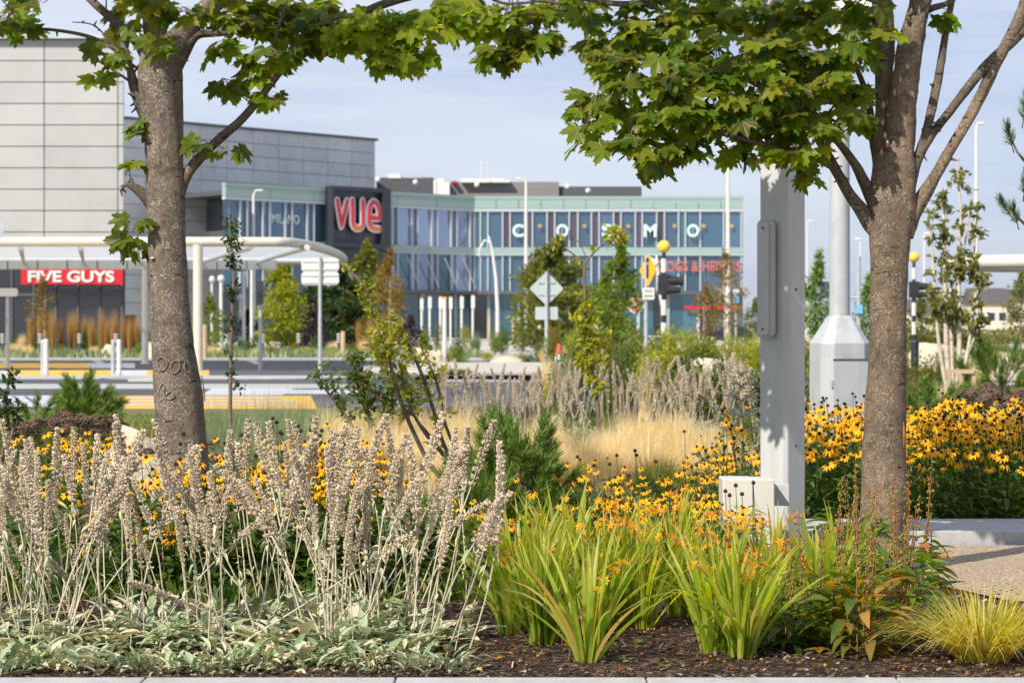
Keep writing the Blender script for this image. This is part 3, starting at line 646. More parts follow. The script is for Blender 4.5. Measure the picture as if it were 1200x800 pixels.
# beacons on zebra posts
def beacon(px,D,yt,label,flip=1):
    t=thing('crossing_beacon',(wx(px,D),D,0),label,'crossing beacon'); s=D/F*1.0
    zt_=wz(yt,D); k_=(zt_)/3.95; b1=MB();b2=MB()
    seg=[(0,1.0,1,.115),(1.0,1.45,0,.085),(1.45,1.68,1,.075),(1.68,2.15,0,.085),(2.15,3.0,1,.07),(3.0,3.42,0,.085),(3.42,3.6,1,.06)]
    for a,c,bl,r in seg: (b1.lathe([(r,a*k_),(r,c*k_)],n=14) if bl else MB().lathe([(r,a*k_),(r,c*k_)],n=14).build('white_band',G['white'],t))
    b1.build('pole',G['black'],t)
    r=.195*k_; b=MB(); b.lathe([(r*math.sin(R(a)),3.6*k_+r-r*math.cos(R(a))) for a in range(4,180,11)],n=20); b.build('globe',G['globe'],t,smooth=True)
    b=MB(); b.box((0,0,2.62*k_),(.36,.3,.62)); b.tube([(.1,0,2.75*k_),(flip*.62,-.05,2.72*k_)],[.16,.13],12); b.tube([(.1,-.1,2.45*k_),(flip*.5,-.1,2.45*k_)],[.12,.1],12); b.build('signal_head',G['black'],t,bevel=.01)
    return t
beacon(778,75,283,'amber globe crossing beacon on a black and white banded post in the middle distance')
beacon(1071,92,296.5,'amber globe crossing beacon beside the right maple trunk, partly hidden')
# parking-style blue sign
t,z=pole('road_sign','small blue and white sign on a thin post in front of the parked car','road sign',862.5,150,341,.07)
s=150/F; MB().box((0,-.1,z-.4),(6.5*s,.1,13*s)).build('sign_face',mat('sky blue panel',(.12,.45,.75),None,3,.5),t,bevel=.02); MB().box((0,-.1,z+.0),(7*s,.14,4*s)).build('cap',G['white'],t,bevel=.02)
MB().box((3.6*s,0,z-.4),(2*s,.12,14*s)).build('side_panel',G['dark'],t)
# white plate at left, round sign edge
t,z=pole('road_sign','white rounded plate on a post at the far left','road sign',9,80,340,.075); panel(MB(),25*80/F,9.5*80/F,(0,-.09,wz(342.5,80)),.03,.08).build('plate',G['white'],t)
t=thing('round_sign',(wx(-14,58),58,0),'grey back of a round sign cut by the left edge','road sign')
b=MB(); b.tube([(0,0,0),(0,0,wz(265,58)+.3)],.05,10); b.build('pole',G['galv'],t); b=MB(); b.tube([(0,-.1,wz(266,58)),(0,-.07,wz(266,58))],20*58/F,36); b.build('sign_face',G['galv'],t)
# dark green sign box on the round column's arm
t=thing('sign_box',(wx(1006,60),60,0),'dark green sign box on a bracket reaching left past the round column','sign')
b=MB(); b.tube([(0,0,0),(0,0,wz(300,60))],.055,10); b.build('pole',G['galv'],t)
b=MB(); b.tube([(0,0,wz(349,60)),(-(1006-968)*60/F,0,wz(347,60))],.03,8); b.build('arm',G['galv'],t)
G['signgreen']=mat('dark green panel',(.08,.13,.13),None,3,.5)
b=MB(); xx=-(1006-963)*60/F; b.box((xx,-.05,wz(339,60)),(19*60/F,.12,18*60/F)); b.build('box',G['signgreen'],t,bevel=.02)
MB().box((xx-.11,-.13,wz(339.5,60)),(.09,.02,.16)).build('plate',G['white'],t)
b=MB(); b.box((0,-.1,wz(362,60)),(.16,.1,.22)); b.build('blue_plate',mat('sky blue plate',(.2,.5,.8),None,3,.5),t)
# marker posts with striped heads
for i,px in enumerate((3,47,93,136,266,308,350,397,438)):
    D=99.0+.3*i; t=thing('marker_post',(wx(px,D),D,.06),'short dark marker post with black and white striped head along the far kerb','marker post','striped marker posts along the far kerb')
    k_=27*0+D/F; b=MB(); b.tube([(0,0,0),(0,0,.62)],.06,8); b.build('pole',G['dark'],t)
    b=MB()
    for q in range(4): b.lathe([(.085,.63+q*.105),(.085,.68+q*.105)],n=10)
    b.build('white_band',G['white'],t); b=MB(); b.lathe([(.065,.6),(.065,1.04)],n=10); b.build('head',G['black'],t)
# bollards
def bollard(px,D,ytop,r,label,m='white'):
    t=thing('bollard',(wx(px,D),D,.08 if D<66 and px<300 else 0),label,'bollard'); z=wz(ytop,D); b=MB(); b.lathe([(r,0),(r,z-.03),(r*.8,z-.0),(.0,z+.012)],n=18); b.build('post',G[m],t); 
    b=MB(); b.lathe([(r*1.35,0),(r*1.3,.03),(r,.035)],n=18); b.build('base_ring',G['galv'],t); return t
bollard(54,62.3,401,.065,'cream bollard left of the mound of pine on the road island'); bollard(139.5,62.3,401.5,.06,'cream bollard left of the left maple trunk on the road island')
bollard(50,64.5,402,.055,'grey bollard just behind the leftmost cream bollard','galv'); bollard(132.5,64.5,402,.055,'grey bollard just behind the cream bollard nearer the maple','galv')
bollard(1072,50,399,.085,'black bollard with white cap beside the right maple trunk','black')
# traffic cone
t=thing('traffic_cone',(wx(655,63),63,.0),'orange and white traffic cone in the bed behind the dried spikes','cone')
s=63/F; hz=38*s; b=MB(); b.lathe([(.16,0),(.135,hz*.33)],(0,0,.05),18); b.lathe([(.095,hz*.66),(.04,hz*.98),(.0,hz)],(0,0,.05),18); b.build('cone_body',mat('cone orange',(.75,.10,.04),None,4,.5),t)
b=MB(); b.lathe([(.135,hz*.33),(.095,hz*.66)],(0,0,.05),18); b.build('white_sleeve',G['white'],t); MB().box((0,0,.025),(.42,.42,.05)).build('base',mat('cone base',(.6,.08,.03),None,4,.6),t,bevel=.01)
# ------------------------------------------------------------------ near steelwork
DP=14.0
t=thing('square_column',(wx(917,DP),DP,0),'tall light grey square steel column with rounded slot plate on its left','column'); s=DP/F
w=.272; ch=.03; prof=[(-w/2,-w/2+ch),(-w/2+ch,-w/2),(w/2-ch,-w/2),(w/2,-w/2+ch),(w/2,w/2-ch),(w/2-ch,w/2),(-w/2+ch,w/2),(-w/2,w/2-ch)]
a=R(46); prof=[((x*math.cos(a)-y*math.sin(a))*.745,(x*math.sin(a)+y*math.cos(a))*.745) for x,y in prof]
b=MB(); b.prism(prof,0,wz(-90,DP)); b.build('shaft',G['steel'],t,bevel=.004)
o=MB().build if 0 else None
b=MB(); panel(b,21*s,137*s,(0,0,0),.045,.03); o=b.build('slot_plate',G['steel_lt'],t,bevel=.004); o.location=(-.103,-.092,wz(327,DP)); o.rotation_euler=(0,0,R(-44))
b=MB(); panel(b,15*s,131*s,(0,0,0),.012,.025); o1=b.build('plate_inset',G['steel'],o); o1.location=(0.002,-.029,0)
for zz in (.29,-.29):
    b=MB(); b.tube([(0,-.038,zz),(0,-.034,zz)],.008,10); b.build('bolt',G['dark'],o)
b=MB(); b.tube([(-.03,-.02,.02),(-.45,-.02,.03)],.0,6) if 0 else None
b=MB()
for zz in (.45,1.05): b.box((0,0,zz),(.275,.275,.004),rot=R(46)) if 0 else None
for i_,(sx_) in enumerate((-1,1)):
    o=MB().box((0,0,0),(.05,.004,.07)).build('fixing_plate',G['steel'],t); o.location=(.066,-.073,.62+.9*i_); o.rotation_euler=(0,0,R(46)); MB().tube([(0,-.004,0),(0,-.007,0)],.008,8).build('bolt',G['dark'],o)
# cabinet by its foot
DC=13.45; s=DC/F; t=thing('service_cabinet',(wx(875,DC),DC,0),'small pale grey service cabinet at the foot of the square column','cabinet')
hgt=wz(559,DC); b=MB(); b.box((-.06,0,hgt/2),(.17,.26,hgt)); b.build('body',G['cream'],t,bevel=.008)
b=MB(); b.box((.083,.0,hgt/2-.001),(.115,.26,hgt-.004)); b.build('side_module',G['cream'],t,bevel=.006)
MB().box((.022,-.125,hgt*.5),(.004,.012,hgt*.9)).build('seam',G['dark'],t); b=MB(); b.box((.19,.05,hgt-.1),(.1,.06,.12)); b.build('bracket',G['steel'],t,bevel=.004)
# octagonal plinth column
DS=24.; s=DS/F; t=thing('round_column',(wx(984,DS),DS,0),'tall round white column rising from a tapered faceted cabinet base behind the yellow flowers','column')
hw=33*s; zsh=wz(402,DS); ztp=wz(370,DS); r=12.2*s
def octo(w,z,rot=R(22.5)*.0,c=.42): 
    q=[(-w,-w*c),(-w*c,-w),(w*c,-w),(w,-w*c),(w,w*c),(w*c,w),(-w*c,w),(-w,w*c)]; a=R(14); return [(x*math.cos(a)-y*math.sin(a),x*math.sin(a)+y*math.cos(a),z) for x,y in q]
b=MB(); W=hw*.93; lv=[octo(W,0,c=.62),octo(W,zsh,c=.62),octo(r*1.03,ztp,c=.62)]; V=sum(lv,[]); Fs=[(i,(i+1)%8,8+(i+1)%8,8+i) for i in range(8)]+[(8+i,8+(i+1)%8,16+(i+1)%8,16+i) for i in range(8)]+[tuple(range(16,24))]
b.add(V,Fs); b.build('plinth',G['steel_lt'],t,bevel=.012)
b=MB(); b.lathe([(r,ztp-.25),(r*.92,wz(-60,DS))],n=32); b.build('shaft',G['steel_lt'],t,smooth=True)
o=MB().box((0,0,0),(.37,.012,wz(422,DS)-.25)).build('access_door',G['steel_lt'],t,bevel=.003); o.rotation_euler=(0,0,R(14)); o.location=(W*.99*math.sin(R(14))+.015,-W*.99*math.cos(R(14)),(wz(422,DS)+.25)/2)
for hz_ in (.35,.75): o=MB().box((0,0,0),(.02,.02,.07)).build('hinge',G['galv'],t); o.rotation_euler=(0,0,R(14)); o.location=(W*.99*math.sin(R(14))-.175,-W*.99*math.cos(R(14))-.048,hz_)
o=MB().box((0,0,0),(.37,.014,.02)).build('door_slot',G['dark'],t); o.rotation_euler=(0,0,R(14)); o.location=(W*1.0*math.sin(R(14))+.015,-W*1.0*math.cos(R(14)),wz(421,DS))
b=MB(); b.box((.18,-.05,wz(6,DS)),(.34,.2,.12)); b.box((.02,-.05,wz(12,DS)),(.1,.14,.2)); b.build('lamp_arm',G['white'],t,bevel=.01)
# ------------------------------------------------------------------ parked car
DCa=205.; t=thing('parked_car',(wx(853,DCa),DCa,0),'dark blue hatchback parked beyond the bed, right of the tall lamp','car')
side=[(-2.1,.35),(-2.12,.7),(-1.9,.92),(-1.15,1.02),(-.55,1.45),(.6,1.5),(1.45,1.38),(1.95,.98),(2.08,.75),(2.05,.35)]
def carprof(w,pr,y0): return [(x,y0,z) for x,z in pr]
b=MB(); n=len(side); V=[];
for yy,kk in ((-.85,.9),(-.72,1),(.72,1),(.85,.9)): V+=[(x*(.985 if abs(yy)>.8 else 1),yy,z if z<1.1 or abs(yy)<.8 else z-.04) for x,z in side]
Fs=[]
for q in range(3): Fs+=[(q*n+i,q*n+(i+1)%n,(q+1)*n+(i+1)%n,(q+1)*n+i) for i in range(n)]
Fs+=[tuple(range(n))[::-1],tuple(range(3*n,4*n))]; b.add(V,Fs); b.build('body',mat('dark blue car paint',(.02,.02,.05),None,3,.25),t,smooth=False,bevel=.04)
b=MB(); b.add([(-1.0,-.862,1.03),(-.5,-.862,1.37),(.55,-.862,1.41),(1.35,-.862,1.3),(1.6,-.862,1.03)],[(0,1,2,3,4)]); b.build('side_window',G['shopglass'],t)
b=MB(); b.add([(-1.14,-.7,1.05),(-1.14,.7,1.05),(-.57,.68,1.45),(-.57,-.68,1.45)],[(0,1,2,3)]); b.build('windscreen',G['blueglass'],t)
for x in (-1.35,1.3):
    b=MB(); b.tube([(x,-.88,.32),(x,-.68,.32)],.32,20); o=b.build('wheel',G['rubber'],t); b=MB(); b.tube([(x,-.89,.32),(x,-.87,.32)],.2,12); b.build('rim',G['galv'],o)
for x in (-2.08,): MB().box((x,-.6,.72),(.1,.3,.14)).build('headlight',G['white'],t)
# ------------------------------------------------------------------ houses, walls, benches beyond
DH=330.
G['render']=mat('cream render',(.62,.54,.42),(.56,.48,.37),.5,.8); G['slate']=mat('dark roof tiles',(.075,.07,.075),(.10,.09,.09),2,.8,.4,20)
def house(px0,px1,D,ye,yr,label,wallm='render',chim=True,dp=8):
    x0,x1=wx(px0,D),wx(px1,D); cx=(x0+x1)/2; t=thing('house',(cx,D,0),label,'house'); w=(x1-x0)/2; ze=wz(ye,D); zr=wz(yr,D)
    MB().box((0,dp/2,ze/2),(2*w,dp,ze)).build('wall',G[wallm],t)
    b=MB(); b.add([(-w-.3,-.4,ze),(w+.3,-.4,ze),(w+.3,dp+.4,ze),(-w-.3,dp+.4,ze),(-w-.3,dp/2,zr),(w+.3,dp/2,zr)],[(0,1,5,4),(2,3,4,5),(0,4,3),(1,2,5),(0,3,2,1)]); ro=b.build('roof',G['slate'],t)
    if chim:
        MB().box((-w*.1,dp/2,zr+.4),(1.1,.9,1.8)).build('chimney',mat('chimney brick',(.30,.20,.14),(.25,.17,.12),3,.9),ro)
    for fx in (-.45,.0,.45):
        o=MB().box((w*fx*1.4,-.06,ze*.62),(1.3,.12,1.4)).build('window_frame',G['white'],t); MB().box((w*fx*1.4,-.14,ze*.62),(.95,.05,1.1)).build('pane',G['shopglass'],o)
    return t
house(1141,1182,DH,356,337,'cream house with dark roof and chimney beyond the right birch')
house(1181,1230,DH+6,352,338,'blue-grey house with dark roof at the right edge',wallm='render',chim=False)
house(1052,1104,DH+30,366,350,'low dark-roofed house behind the right beacon',chim=False)
b=MB(); 
for i in range(14): b.box((wx(1060,230)+i*1.9+.9,230,.95),(1.84,.2,1.9-.06*(i%3)))
tag(b.build('boundary_wall',G['render']),'long cream boundary wall before the distant houses on the right','wall')
def bench(px0,px1,py0,py1,label,m='concrete',name='concrete_bench'):
    D=H*F/(py1-Y0); x0,x1=wx(px0,D),wx(px1,D); h=max(.15,(py1-py0)/F*D)
    t=thing(name,((x0+x1)/2,D,0),label,'bench'); MB().box((0,.25,h-.06),(x1-x0,.6,.12)).build('seat',G[m],t,bevel=.02)
    for sx in (-1,1): MB().box((sx*(x1-x0)*.4,.25,(h-.12)/2),((x1-x0)*.1,.45,h-.12)).build('leg',G[m],t)
for a in ((470,540,396,404,'pale low concrete bench below the left light columns'),(540,640,397,404,'long pale concrete bench left of the blank diamond sign'),(556,625,408,414,'pale slab bench nearer the road, left of the cone'),(760,812,393,403,'white planter bench behind the amber beacon post')): bench(*a)
for px,D,yt,lb in ((413,165,381,'small white utility cabinet between the striped markers'),): 
    s=D/F; t=thing('utility_cabinet',(wx(px,D),D,0),lb,'cabinet'); MB().box((0,0,wz(383,D)/2),(8*s,.4,wz(383,D))).build('body',G['white'],t,bevel=.02); MB().box((3.5*s,-.1,wz(380,D)-.2),(3*s,.3,.5)).build('hood',G['white'],t,bevel=.02)
for px,D,y0,lb in ((573,175,370,'left of the three timber posts'),(601.5,178,371,'middle of the three timber posts'),(625,180,371,'right of the three timber posts, behind the diamond sign')):
    t=thing('timber_post',(wx(px,D),D,0),'pale timber post in the square, '+lb,'post'); MB().box((0,0,wz(y0,D)/2),(.2,.2,wz(y0,D))).build('post',G['timber'],t,bevel=.02); MB().box((0,0,.1),(.34,.34,.2)).build('foot',G['concrete'],t)
# round white badge sign on the ground floor
t=thing('round_badge',(wx(745,245),245,wz(357,245)),'round red and white shop badge on the ground floor right of the beacon','sign')
b=MB(); b.tube([(0,0,0),(0,-.1,0)],.85,28); b.build('disc',G['white'],t); b=MB(); b.tube([(0,-.1,0),(0,-.14,0)],.7,28); b.build('red_face',G['reddull'],t)
b=MB()
for z in (.25,0,-.25): b.box((0,-.16,z),(.8,.03,.09))
b.build('lettering_band',G['white'],t)
# ================================================================== leaf templates
def norm(v): return v/ (np.linalg.norm(v,axis=-1,keepdims=True)+1e-9)
def frames(t,n):
    t=norm(np.asarray(t,float)); n=np.asarray(n,float); n=norm(n-(n*t).sum(-1,keepdims=True)*t); s=np.cross(t,n); return np.stack([s,t,n],-1)
def blade_tpl(k=3,w=.5,curl=.15,fold=.12,peak=.4):
    """leaf along +Y, length 1, midrib fold"""
    V=[];Q=[]
    for i in range(k+1):
        u=i/k; ww=w/2*(math.sin(math.pi*min(1,max(0,(u**(math.log(.5)/math.log(peak)))))))**.8 if 0<u<1 else .012
        z=-curl*u*u
        V+=[(-ww,u,z+fold*ww*2),(0,u,z),(ww,u,z+fold*ww*2)]
    for i in range(k):
        a=3*i; Q+=[(a,a+1,a+4,a+3),(a+1,a+2,a+5,a+4)]
    return np.array(V),[np.array(Q)]
half=[(0,1.0),(5,.84),(11,.87),(14,.72),(24,.57),(33,.70),(36,.86),(42,.80),(49,.98),(55,.80),(62,.78),(66,.64),(78,.52),(88,.60),(94,.66),(103,.74),(110,.52),(122,.47),(138,.44),(158,.28),(176,.10)]
pts=[(math.sin(R(a))*r,math.cos(R(a))*r) for a,r in half]; pts=pts+[(-x,y) for x,y in pts[:0:-1]]
def maple_tpl(seed):
    rr=random.Random(seed); c=.18+.15*rr.random(); V=[(0,0,0)]
    for i,(x,y) in enumerate(pts):
        r2=x*x+y*y; a=math.atan2(x,y)
        z=-c*r2*.55 - .07*math.cos(a*7)*r2 + rr.uniform(-.04,.04)*r2 + .12*abs(x)*rr.random()
        V.append((x*.98,y+.12,z))
    n=len(pts); T=np.array([(0,1+i,1+(i+1)%n) for i in range(n)]); V=np.array(V); V[0]=(0,.12,.02); return V,[T]
MAP=[maple_tpl(i) for i in range(4)]
L_oval=blade_tpl(3,.5,.2,.1); L_slim=blade_tpl(3,.28,.25,.1); L_small=blade_tpl(1,.6,.1,.0); L_small=(np.array([(0,0,0),(.28,.45,.03),(0,1,-.08),(-.28,.45,.03)]),[np.array([(0,1,2,3)])])
def scat(b,tpl,O,T,Nn,size,rnd,mat=0):
    O=np.asarray(O,float); M=frames(T,Nn)*np.asarray(size,float).reshape(-1,1,1); b.inst(tpl[0],tpl[1],M,O,np.asarray(rnd,float),mat)
def rdir(n,zb=0): 
    v=rng.normal(size=(n,3)); v[:,2]+=zb; return norm(v)
SUN=np.array(sv)

# ------------------------------------------------------------------ generic shrub: lumpy volume of leaves on stems
def leafball(b,c,r,n,size,tpl,mat=0,shell=.55,lump=.35,seed=0,zb=.3,droop=.2):
    c=np.array(c,float); r=np.array(r,float); d=rdir(n); rad=rng.uniform(shell,1,n)**.7
    lm=np.array([1+lump*noise.noise(Vector((x*1.7+seed,y*1.7,z*1.7)))*1.6 for x,y,z in d])
    O=c+d*r*(rad*lm)[:,None]
    # knock holes in the volume so that it opens up
    hole=np.array([noise.noise(Vector(tuple(o/np.mean(r)*1.9+seed*3.1))) for o in O]); keep=hole>-.24
    O=O[keep]; d=d[keep]; m=len(O)
    T=norm(d*[1,1,.6]+rng.normal(scale=.6,size=(m,3))+[0,0,-droop]); Nn=norm(rng.normal(scale=.5,size=(m,3))+[0,0,.8]+d*.5)
    scat(b,tpl,O,T,Nn,size*rng.uniform(.65,1.25,m),rng.beta(2,2.4,m),mat)
def shrub_proto(name,label,cat,leaf,h=1,w=1,n=900,size=.06,tpl=L_small,lobes=4,stems=5,seed=0,twig='twig'):
    t=thing(name,(0,0,0),label,cat); b=MB(); rr=random.Random(seed)
    for i in range(lobes):
        a=rr.uniform(0,6.28); q=rr.uniform(.1,.32)*w if lobes>1 else 0; zc=h*rr.uniform(.35,.72) if lobes>1 else h*.5
        leafball(b,(q*math.cos(a),q*math.sin(a),zc),(w*rr.uniform(.22,.36),w*rr.uniform(.22,.36),min(h-zc,zc)*rr.uniform(.85,1.0)),n//lobes,size,tpl,seed=seed+i,shell=.3)
    b.build('foliage',G[leaf],t)
    b=MB()
    for i in range(stems):
        a=rr.uniform(0,6.28); q=rr.uniform(.1,.35)*w; b.tube([(0,0,0),(q*.4*math.cos(a),q*.4*math.sin(a),h*.35),(q*math.cos(a),q*math.sin(a),h*rr.uniform(.6,.9))],[.02*h+.004,.013*h+.003,.003],5)
    b.build('stems',G[twig],t); return t
# ------------------------------------------------------------------ small/mid tree
def limb(p0,p1,k=5,wob=.05,sag=0):
    p0=np.array(p0,float);p1=np.array(p1,float); L_=np.linalg.norm(p1-p0); o=rng.normal(scale=wob*L_,size=(k+1,3)); r=[]
    for i in range(k+1):
        u=i/k; r.append(p0+(p1-p0)*u+o[i]*math.sin(math.pi*u)*.6+np.array([0,0,-sag*math.sin(math.pi*u)*L_]))
    return r
def tree_proto(name,label,leaf,h,cw,z0,n,size,seed=0,trunk='twig',tr=.05,tpl=L_small,lobes=9,taper=.55,cat='tree'):
    t=thing(name,(0,0,0),label,cat); rr=random.Random(seed); b=MB()
    path=limb((0,0,0),(rr.uniform(-.04,.04)*h,0,h*.93),7,.012); b.tube(path,[tr*(1-.85*i/7) for i in range(8)],8); 
    f=MB()
    for i in range(lobes):
        u=(i+.5)/lobes; z=z0+(h-z0)*u; wr=cw*.5*(math.sin(math.pi*min(1,.18+u*.8))**.8)*(1 if u<taper else 1-(u-taper)*.9)
        a=i*2.4+rr.random(); q=wr*.55; c=(q*math.cos(a),q*math.sin(a),z)
        b.tube(limb((0,0,z-.12*h*.5),c,4,.06),[tr*.4,tr*.3,tr*.22,tr*.15,tr*.08],5)
        for k in range(2): a2=a+rr.uniform(-1,1); b.tube(limb(c,(c[0]+wr*.5*math.cos(a2),c[1]+wr*.5*math.sin(a2),c[2]+rr.uniform(.0,.3)*wr),3,.08),[tr*.15,tr*.1,tr*.08,tr*.04],4)
        leafball(f,c,(wr*.62,wr*.62,(h-z0)/lobes*1.25),n//lobes,size,tpl,seed=seed*7+i,shell=.15,lump=.5)
    b.build('trunk',G[trunk],t,smooth=True); f.build('crown',G[leaf],t); return t
# ------------------------------------------------------------------ grasses
def bladegrass(b,n,h,spread,w,arch=.5,segs=6,rad=.08,mat=0,rl=0,rh=1,lean=0.,zvar=.35,stiff=1.5,twist=False,tipdroop=0.):
    a=rng.uniform(0,2*math.pi,n); out=np.stack([np.cos(a),np.sin(a)],-1); r0=rad*np.sqrt(rng.uniform(0,1,n)); L_=h*rng.uniform(1-zvar,1.08,n)
    sp=spread*rng.uniform(.15,1.,n)
    side=np.stack([-np.sin(a+rng.normal(scale=.5,size=n)),np.cos(a),np.zeros(n)],-1)
    V=[]
    for i in range(segs+1):
        u=i/segs
        x=r0+sp*(u**stiff); z=L_*(u-arch*u**3*(sp/ (spread+1e-6)))-tipdroop*L_*u**6*(sp/(spread+1e-6))
        c=np.concatenate([out*x[:,None]+np.array([lean*u*h,0]),z[:,None]],1)
        ww=w*(1-u**2.2)*.5*(.65+.35*math.sin(math.pi*min(1,u*1.6+.1)))+w*.02
        V+= [c-side*ww,c+side*ww]
    V=np.stack(V,1); k=V.shape[1]; Q=np.array([(2*i,2*i+1,2*i+3,2*i+2) for i in range(segs)])
    Fc=(Q[None]+(np.arange(n)*k)[:,None,None]).reshape(-1,4); b.add(V.reshape(-1,3),Fc,mat,np.repeat(rng.uniform(rl,rh,n),k))
def grass_proto(name,label,m,cat='grass',**k):
    t=thing(name,(0,0,0),label,cat); b=MB(); bladegrass(b,**k); b.build('blades',G[m],t); return t

# ------------------------------------------------------------------ lamb's ear
def curve_pts(h,lean,bend,k=8):
    r=[]
    for i in range(k+1): u=i/k; r.append(np.array([lean*u*u*h+bend*math.sin(math.pi*u)*h*.1,bend*u*(1-u)*.1*h,h*(u-.18*abs(lean)*u*u)]))
    return r
OCT=(np.array([(1,0,0),(-1,0,0),(0,1,0),(0,-1,0),(0,0,1),(0,0,-1)],float),[np.array([(0,2,4),(2,1,4),(1,3,4),(3,0,4),(2,0,5),(1,2,5),(3,1,5),(0,3,5)])])
def lamb_spike(seed,h=.9):
    random.seed(seed); st=MB(); p=curve_pts(h,U(-.25,.25),U(-1,1)); st.tube(p,[.0042,.004,.0037,.0035,.0034,.0033,.0032,.0032,.003],6)
    P_=np.array(p); u0=U(.50,.72); f=MB(); O=[];T=[];S=[];nw=int((1-u0)*h/.0150)
    at=lambda u:(P_[int(u*8-1e-6)]*(1-(u*8-int(u*8-1e-6)))+P_[min(8,int(u*8-1e-6)+1)]*(u*8-int(u*8-1e-6)))
    for i in range(nw):
        u=u0+(1-u0)*(i/(nw-1)); c=at(max(.01,u)); gap=(i<4) ; 
        if gap and i%2: continue
        if seed%3==0 and U(0,1)<.10: continue
        cr_=U(0,1)*.5
        rr=.0138*(.8+.35*math.sin(math.pi*min(1,(i+2)/nw*.9)))*(1-.5*(i/nw)**2.5)*U(.86,1.12); m=9
        for k in range(m):
            if U(0,1)<.10: continue
            a=k*2*math.pi/m+i*.35; O.append(c+np.array([math.cos(a)*rr,math.sin(a)*rr,U(-.006,.006)])); T.append((math.cos(a),math.sin(a),.6)); S.append(U(.0055,.0095))
    n=len(O); O=np.array(O); M=frames(np.array(T),np.tile([0,0,1.],(n,1)))*np.array([.75,1.45,.8])[None,None,:]*np.array(S)[:,None,None]
    f.inst(OCT[0],OCT[1],M,O,rng.uniform(0,1,n))
    lf=MB()                                                    # withered stem leaves
    k=random.randint(6,11); us=[U(.12,u0+.12) for _ in range(k)]; O=[at(u) for u in us]; a=[U(0,6.28) for _ in us]
    scat(lf,blade_tpl(4,.32,.5,.3),O,[(math.cos(q),math.sin(q),U(-1.1,.5)) for q in a],[(0,.3,1)]*k,[U(.03,.065) for _ in us],[U(.3,1) for _ in us])
    return st.mesh('stem',G['drystem'],True),f.mesh('flower_spike',G['dryspike']),lf.mesh('dry_leaf',G['felt'])
LSP=[lamb_spike(100+i) for i in range(8)]
def lamb_leaves(seed,n=70,rad=.28):
    b=MB(); tp=blade_tpl(5,.34,.45,.26,.45)
    a=rng.uniform(0,6.28,n); r=rad*np.sqrt(rng.uniform(0,1,n)); up=rng.uniform(.1,2.2,n); O=np.stack([np.cos(a)*r,np.sin(a)*r,rng.uniform(0,.12,n)],1); a2=a+rng.normal(scale=.9,size=n)
    T=np.stack([np.cos(a2),np.sin(a2),up],1); Nn=np.stack([-np.cos(a2)*up,-np.sin(a2)*up,np.ones(n)],1)+rng.normal(scale=.25,size=(n,3))
    scat(b,tp,O,T,Nn,rng.uniform(.07,.155,n),rng.beta(1.7,1.7,n)); return b.mesh('foliage',G['felt'],True)
LFO=[lamb_leaves(i) for i in range(4)]
random.seed(11)
def lamb_clump(x,y,ns,label,group=None,hs=1.,spread=.29,leanx=0,leaves=True,wild=.15,lz=1.,i0=[0]):
    t=thing("lambs_ear_plant",(x,y,0),label,'plant',group,rz=0); i0[0]+=1
    if leaves:
        f=mkobj('foliage',LFO[i0[0]%4],t); f.rotation_euler=(0,0,U(0,6.28)); s=U(.85,1.15); f.scale=(s*.9,s*.9,s*U(.7,1.05)*lz)
    for k in range(ns):
        q=random.randrange(8); a=U(0,6.28); r=spread*math.sqrt(U(0,1)); px,py=r*math.cos(a),r*math.sin(a)*.8
        s=hs*(U(.55,1.12) if U(0,1)<.6 else U(.85,1.05)); st=mkobj('flower_stalk',LSP[q][0],t); st.location=(px,py,0)
        w=wild if U(0,1)<.85 else .55
        st.rotation_euler=(random.gauss(0,w*.7),random.gauss(0,w)+leanx*U(.2,1)+px*.5,U(0,6.28)) ; st.rotation_mode='XYZ'
        e=Euler((random.gauss(0,w*.7),random.gauss(leanx*U(.2,1)+px*.35,w),0)).to_matrix()@Matrix.Rotation(U(0,6.28),3,'Z'); st.rotation_euler=e.to_euler()
        st.scale=(s*.98,s*.98,s)
        mkobj('flower_spike',LSP[q][1],st); 
        if U(0,1)<.7: mkobj('dry_leaf',LSP[q][2],st)
    return t
# ------------------------------------------------------------------ coneflowers (rudbeckia)
def daisy(seed,npet=12,r=.034,droop=.25):
    b=MB(); tp=blade_tpl(3,.36,droop,.12,.55); a=np.arange(npet)*2*math.pi/npet+rng.normal(scale=.07,size=npet)
    O=np.stack([np.cos(a)*.006,np.sin(a)*.006,np.zeros(npet)],1); up=rng.normal(-.05,.13,npet)
    scat(b,tp,O,np.stack([np.cos(a),np.sin(a),up],1),np.tile([0,0,1.],(npet,1)),r*rng.uniform(.85,1.08,npet),rng.uniform(0,1,npet)); pm=b.mesh('flower_head',G['petal'])
    c=MB(); c.lathe([(.0085,-.003),(.0105,.002),(.0095,.008),(.005,.0125),(0,.014)],n=10); return pm,c.mesh('dark_centre',G['cone'],True)
DSY=[daisy(i,random.randint(10,13),U(.032,.038),U(.1,.45)) for i in range(5)]+[daisy(7,9,.030,.9),daisy(8,7,.028,1.3),daisy(9,11,.026,.7)]
SPENT=(lambda c:c.mesh('seed_head',G['cone'],True))(MB().lathe([(.008,-.004),(.012,.002),(.010,.010),(.004,.016),(0,.017)],n=9))
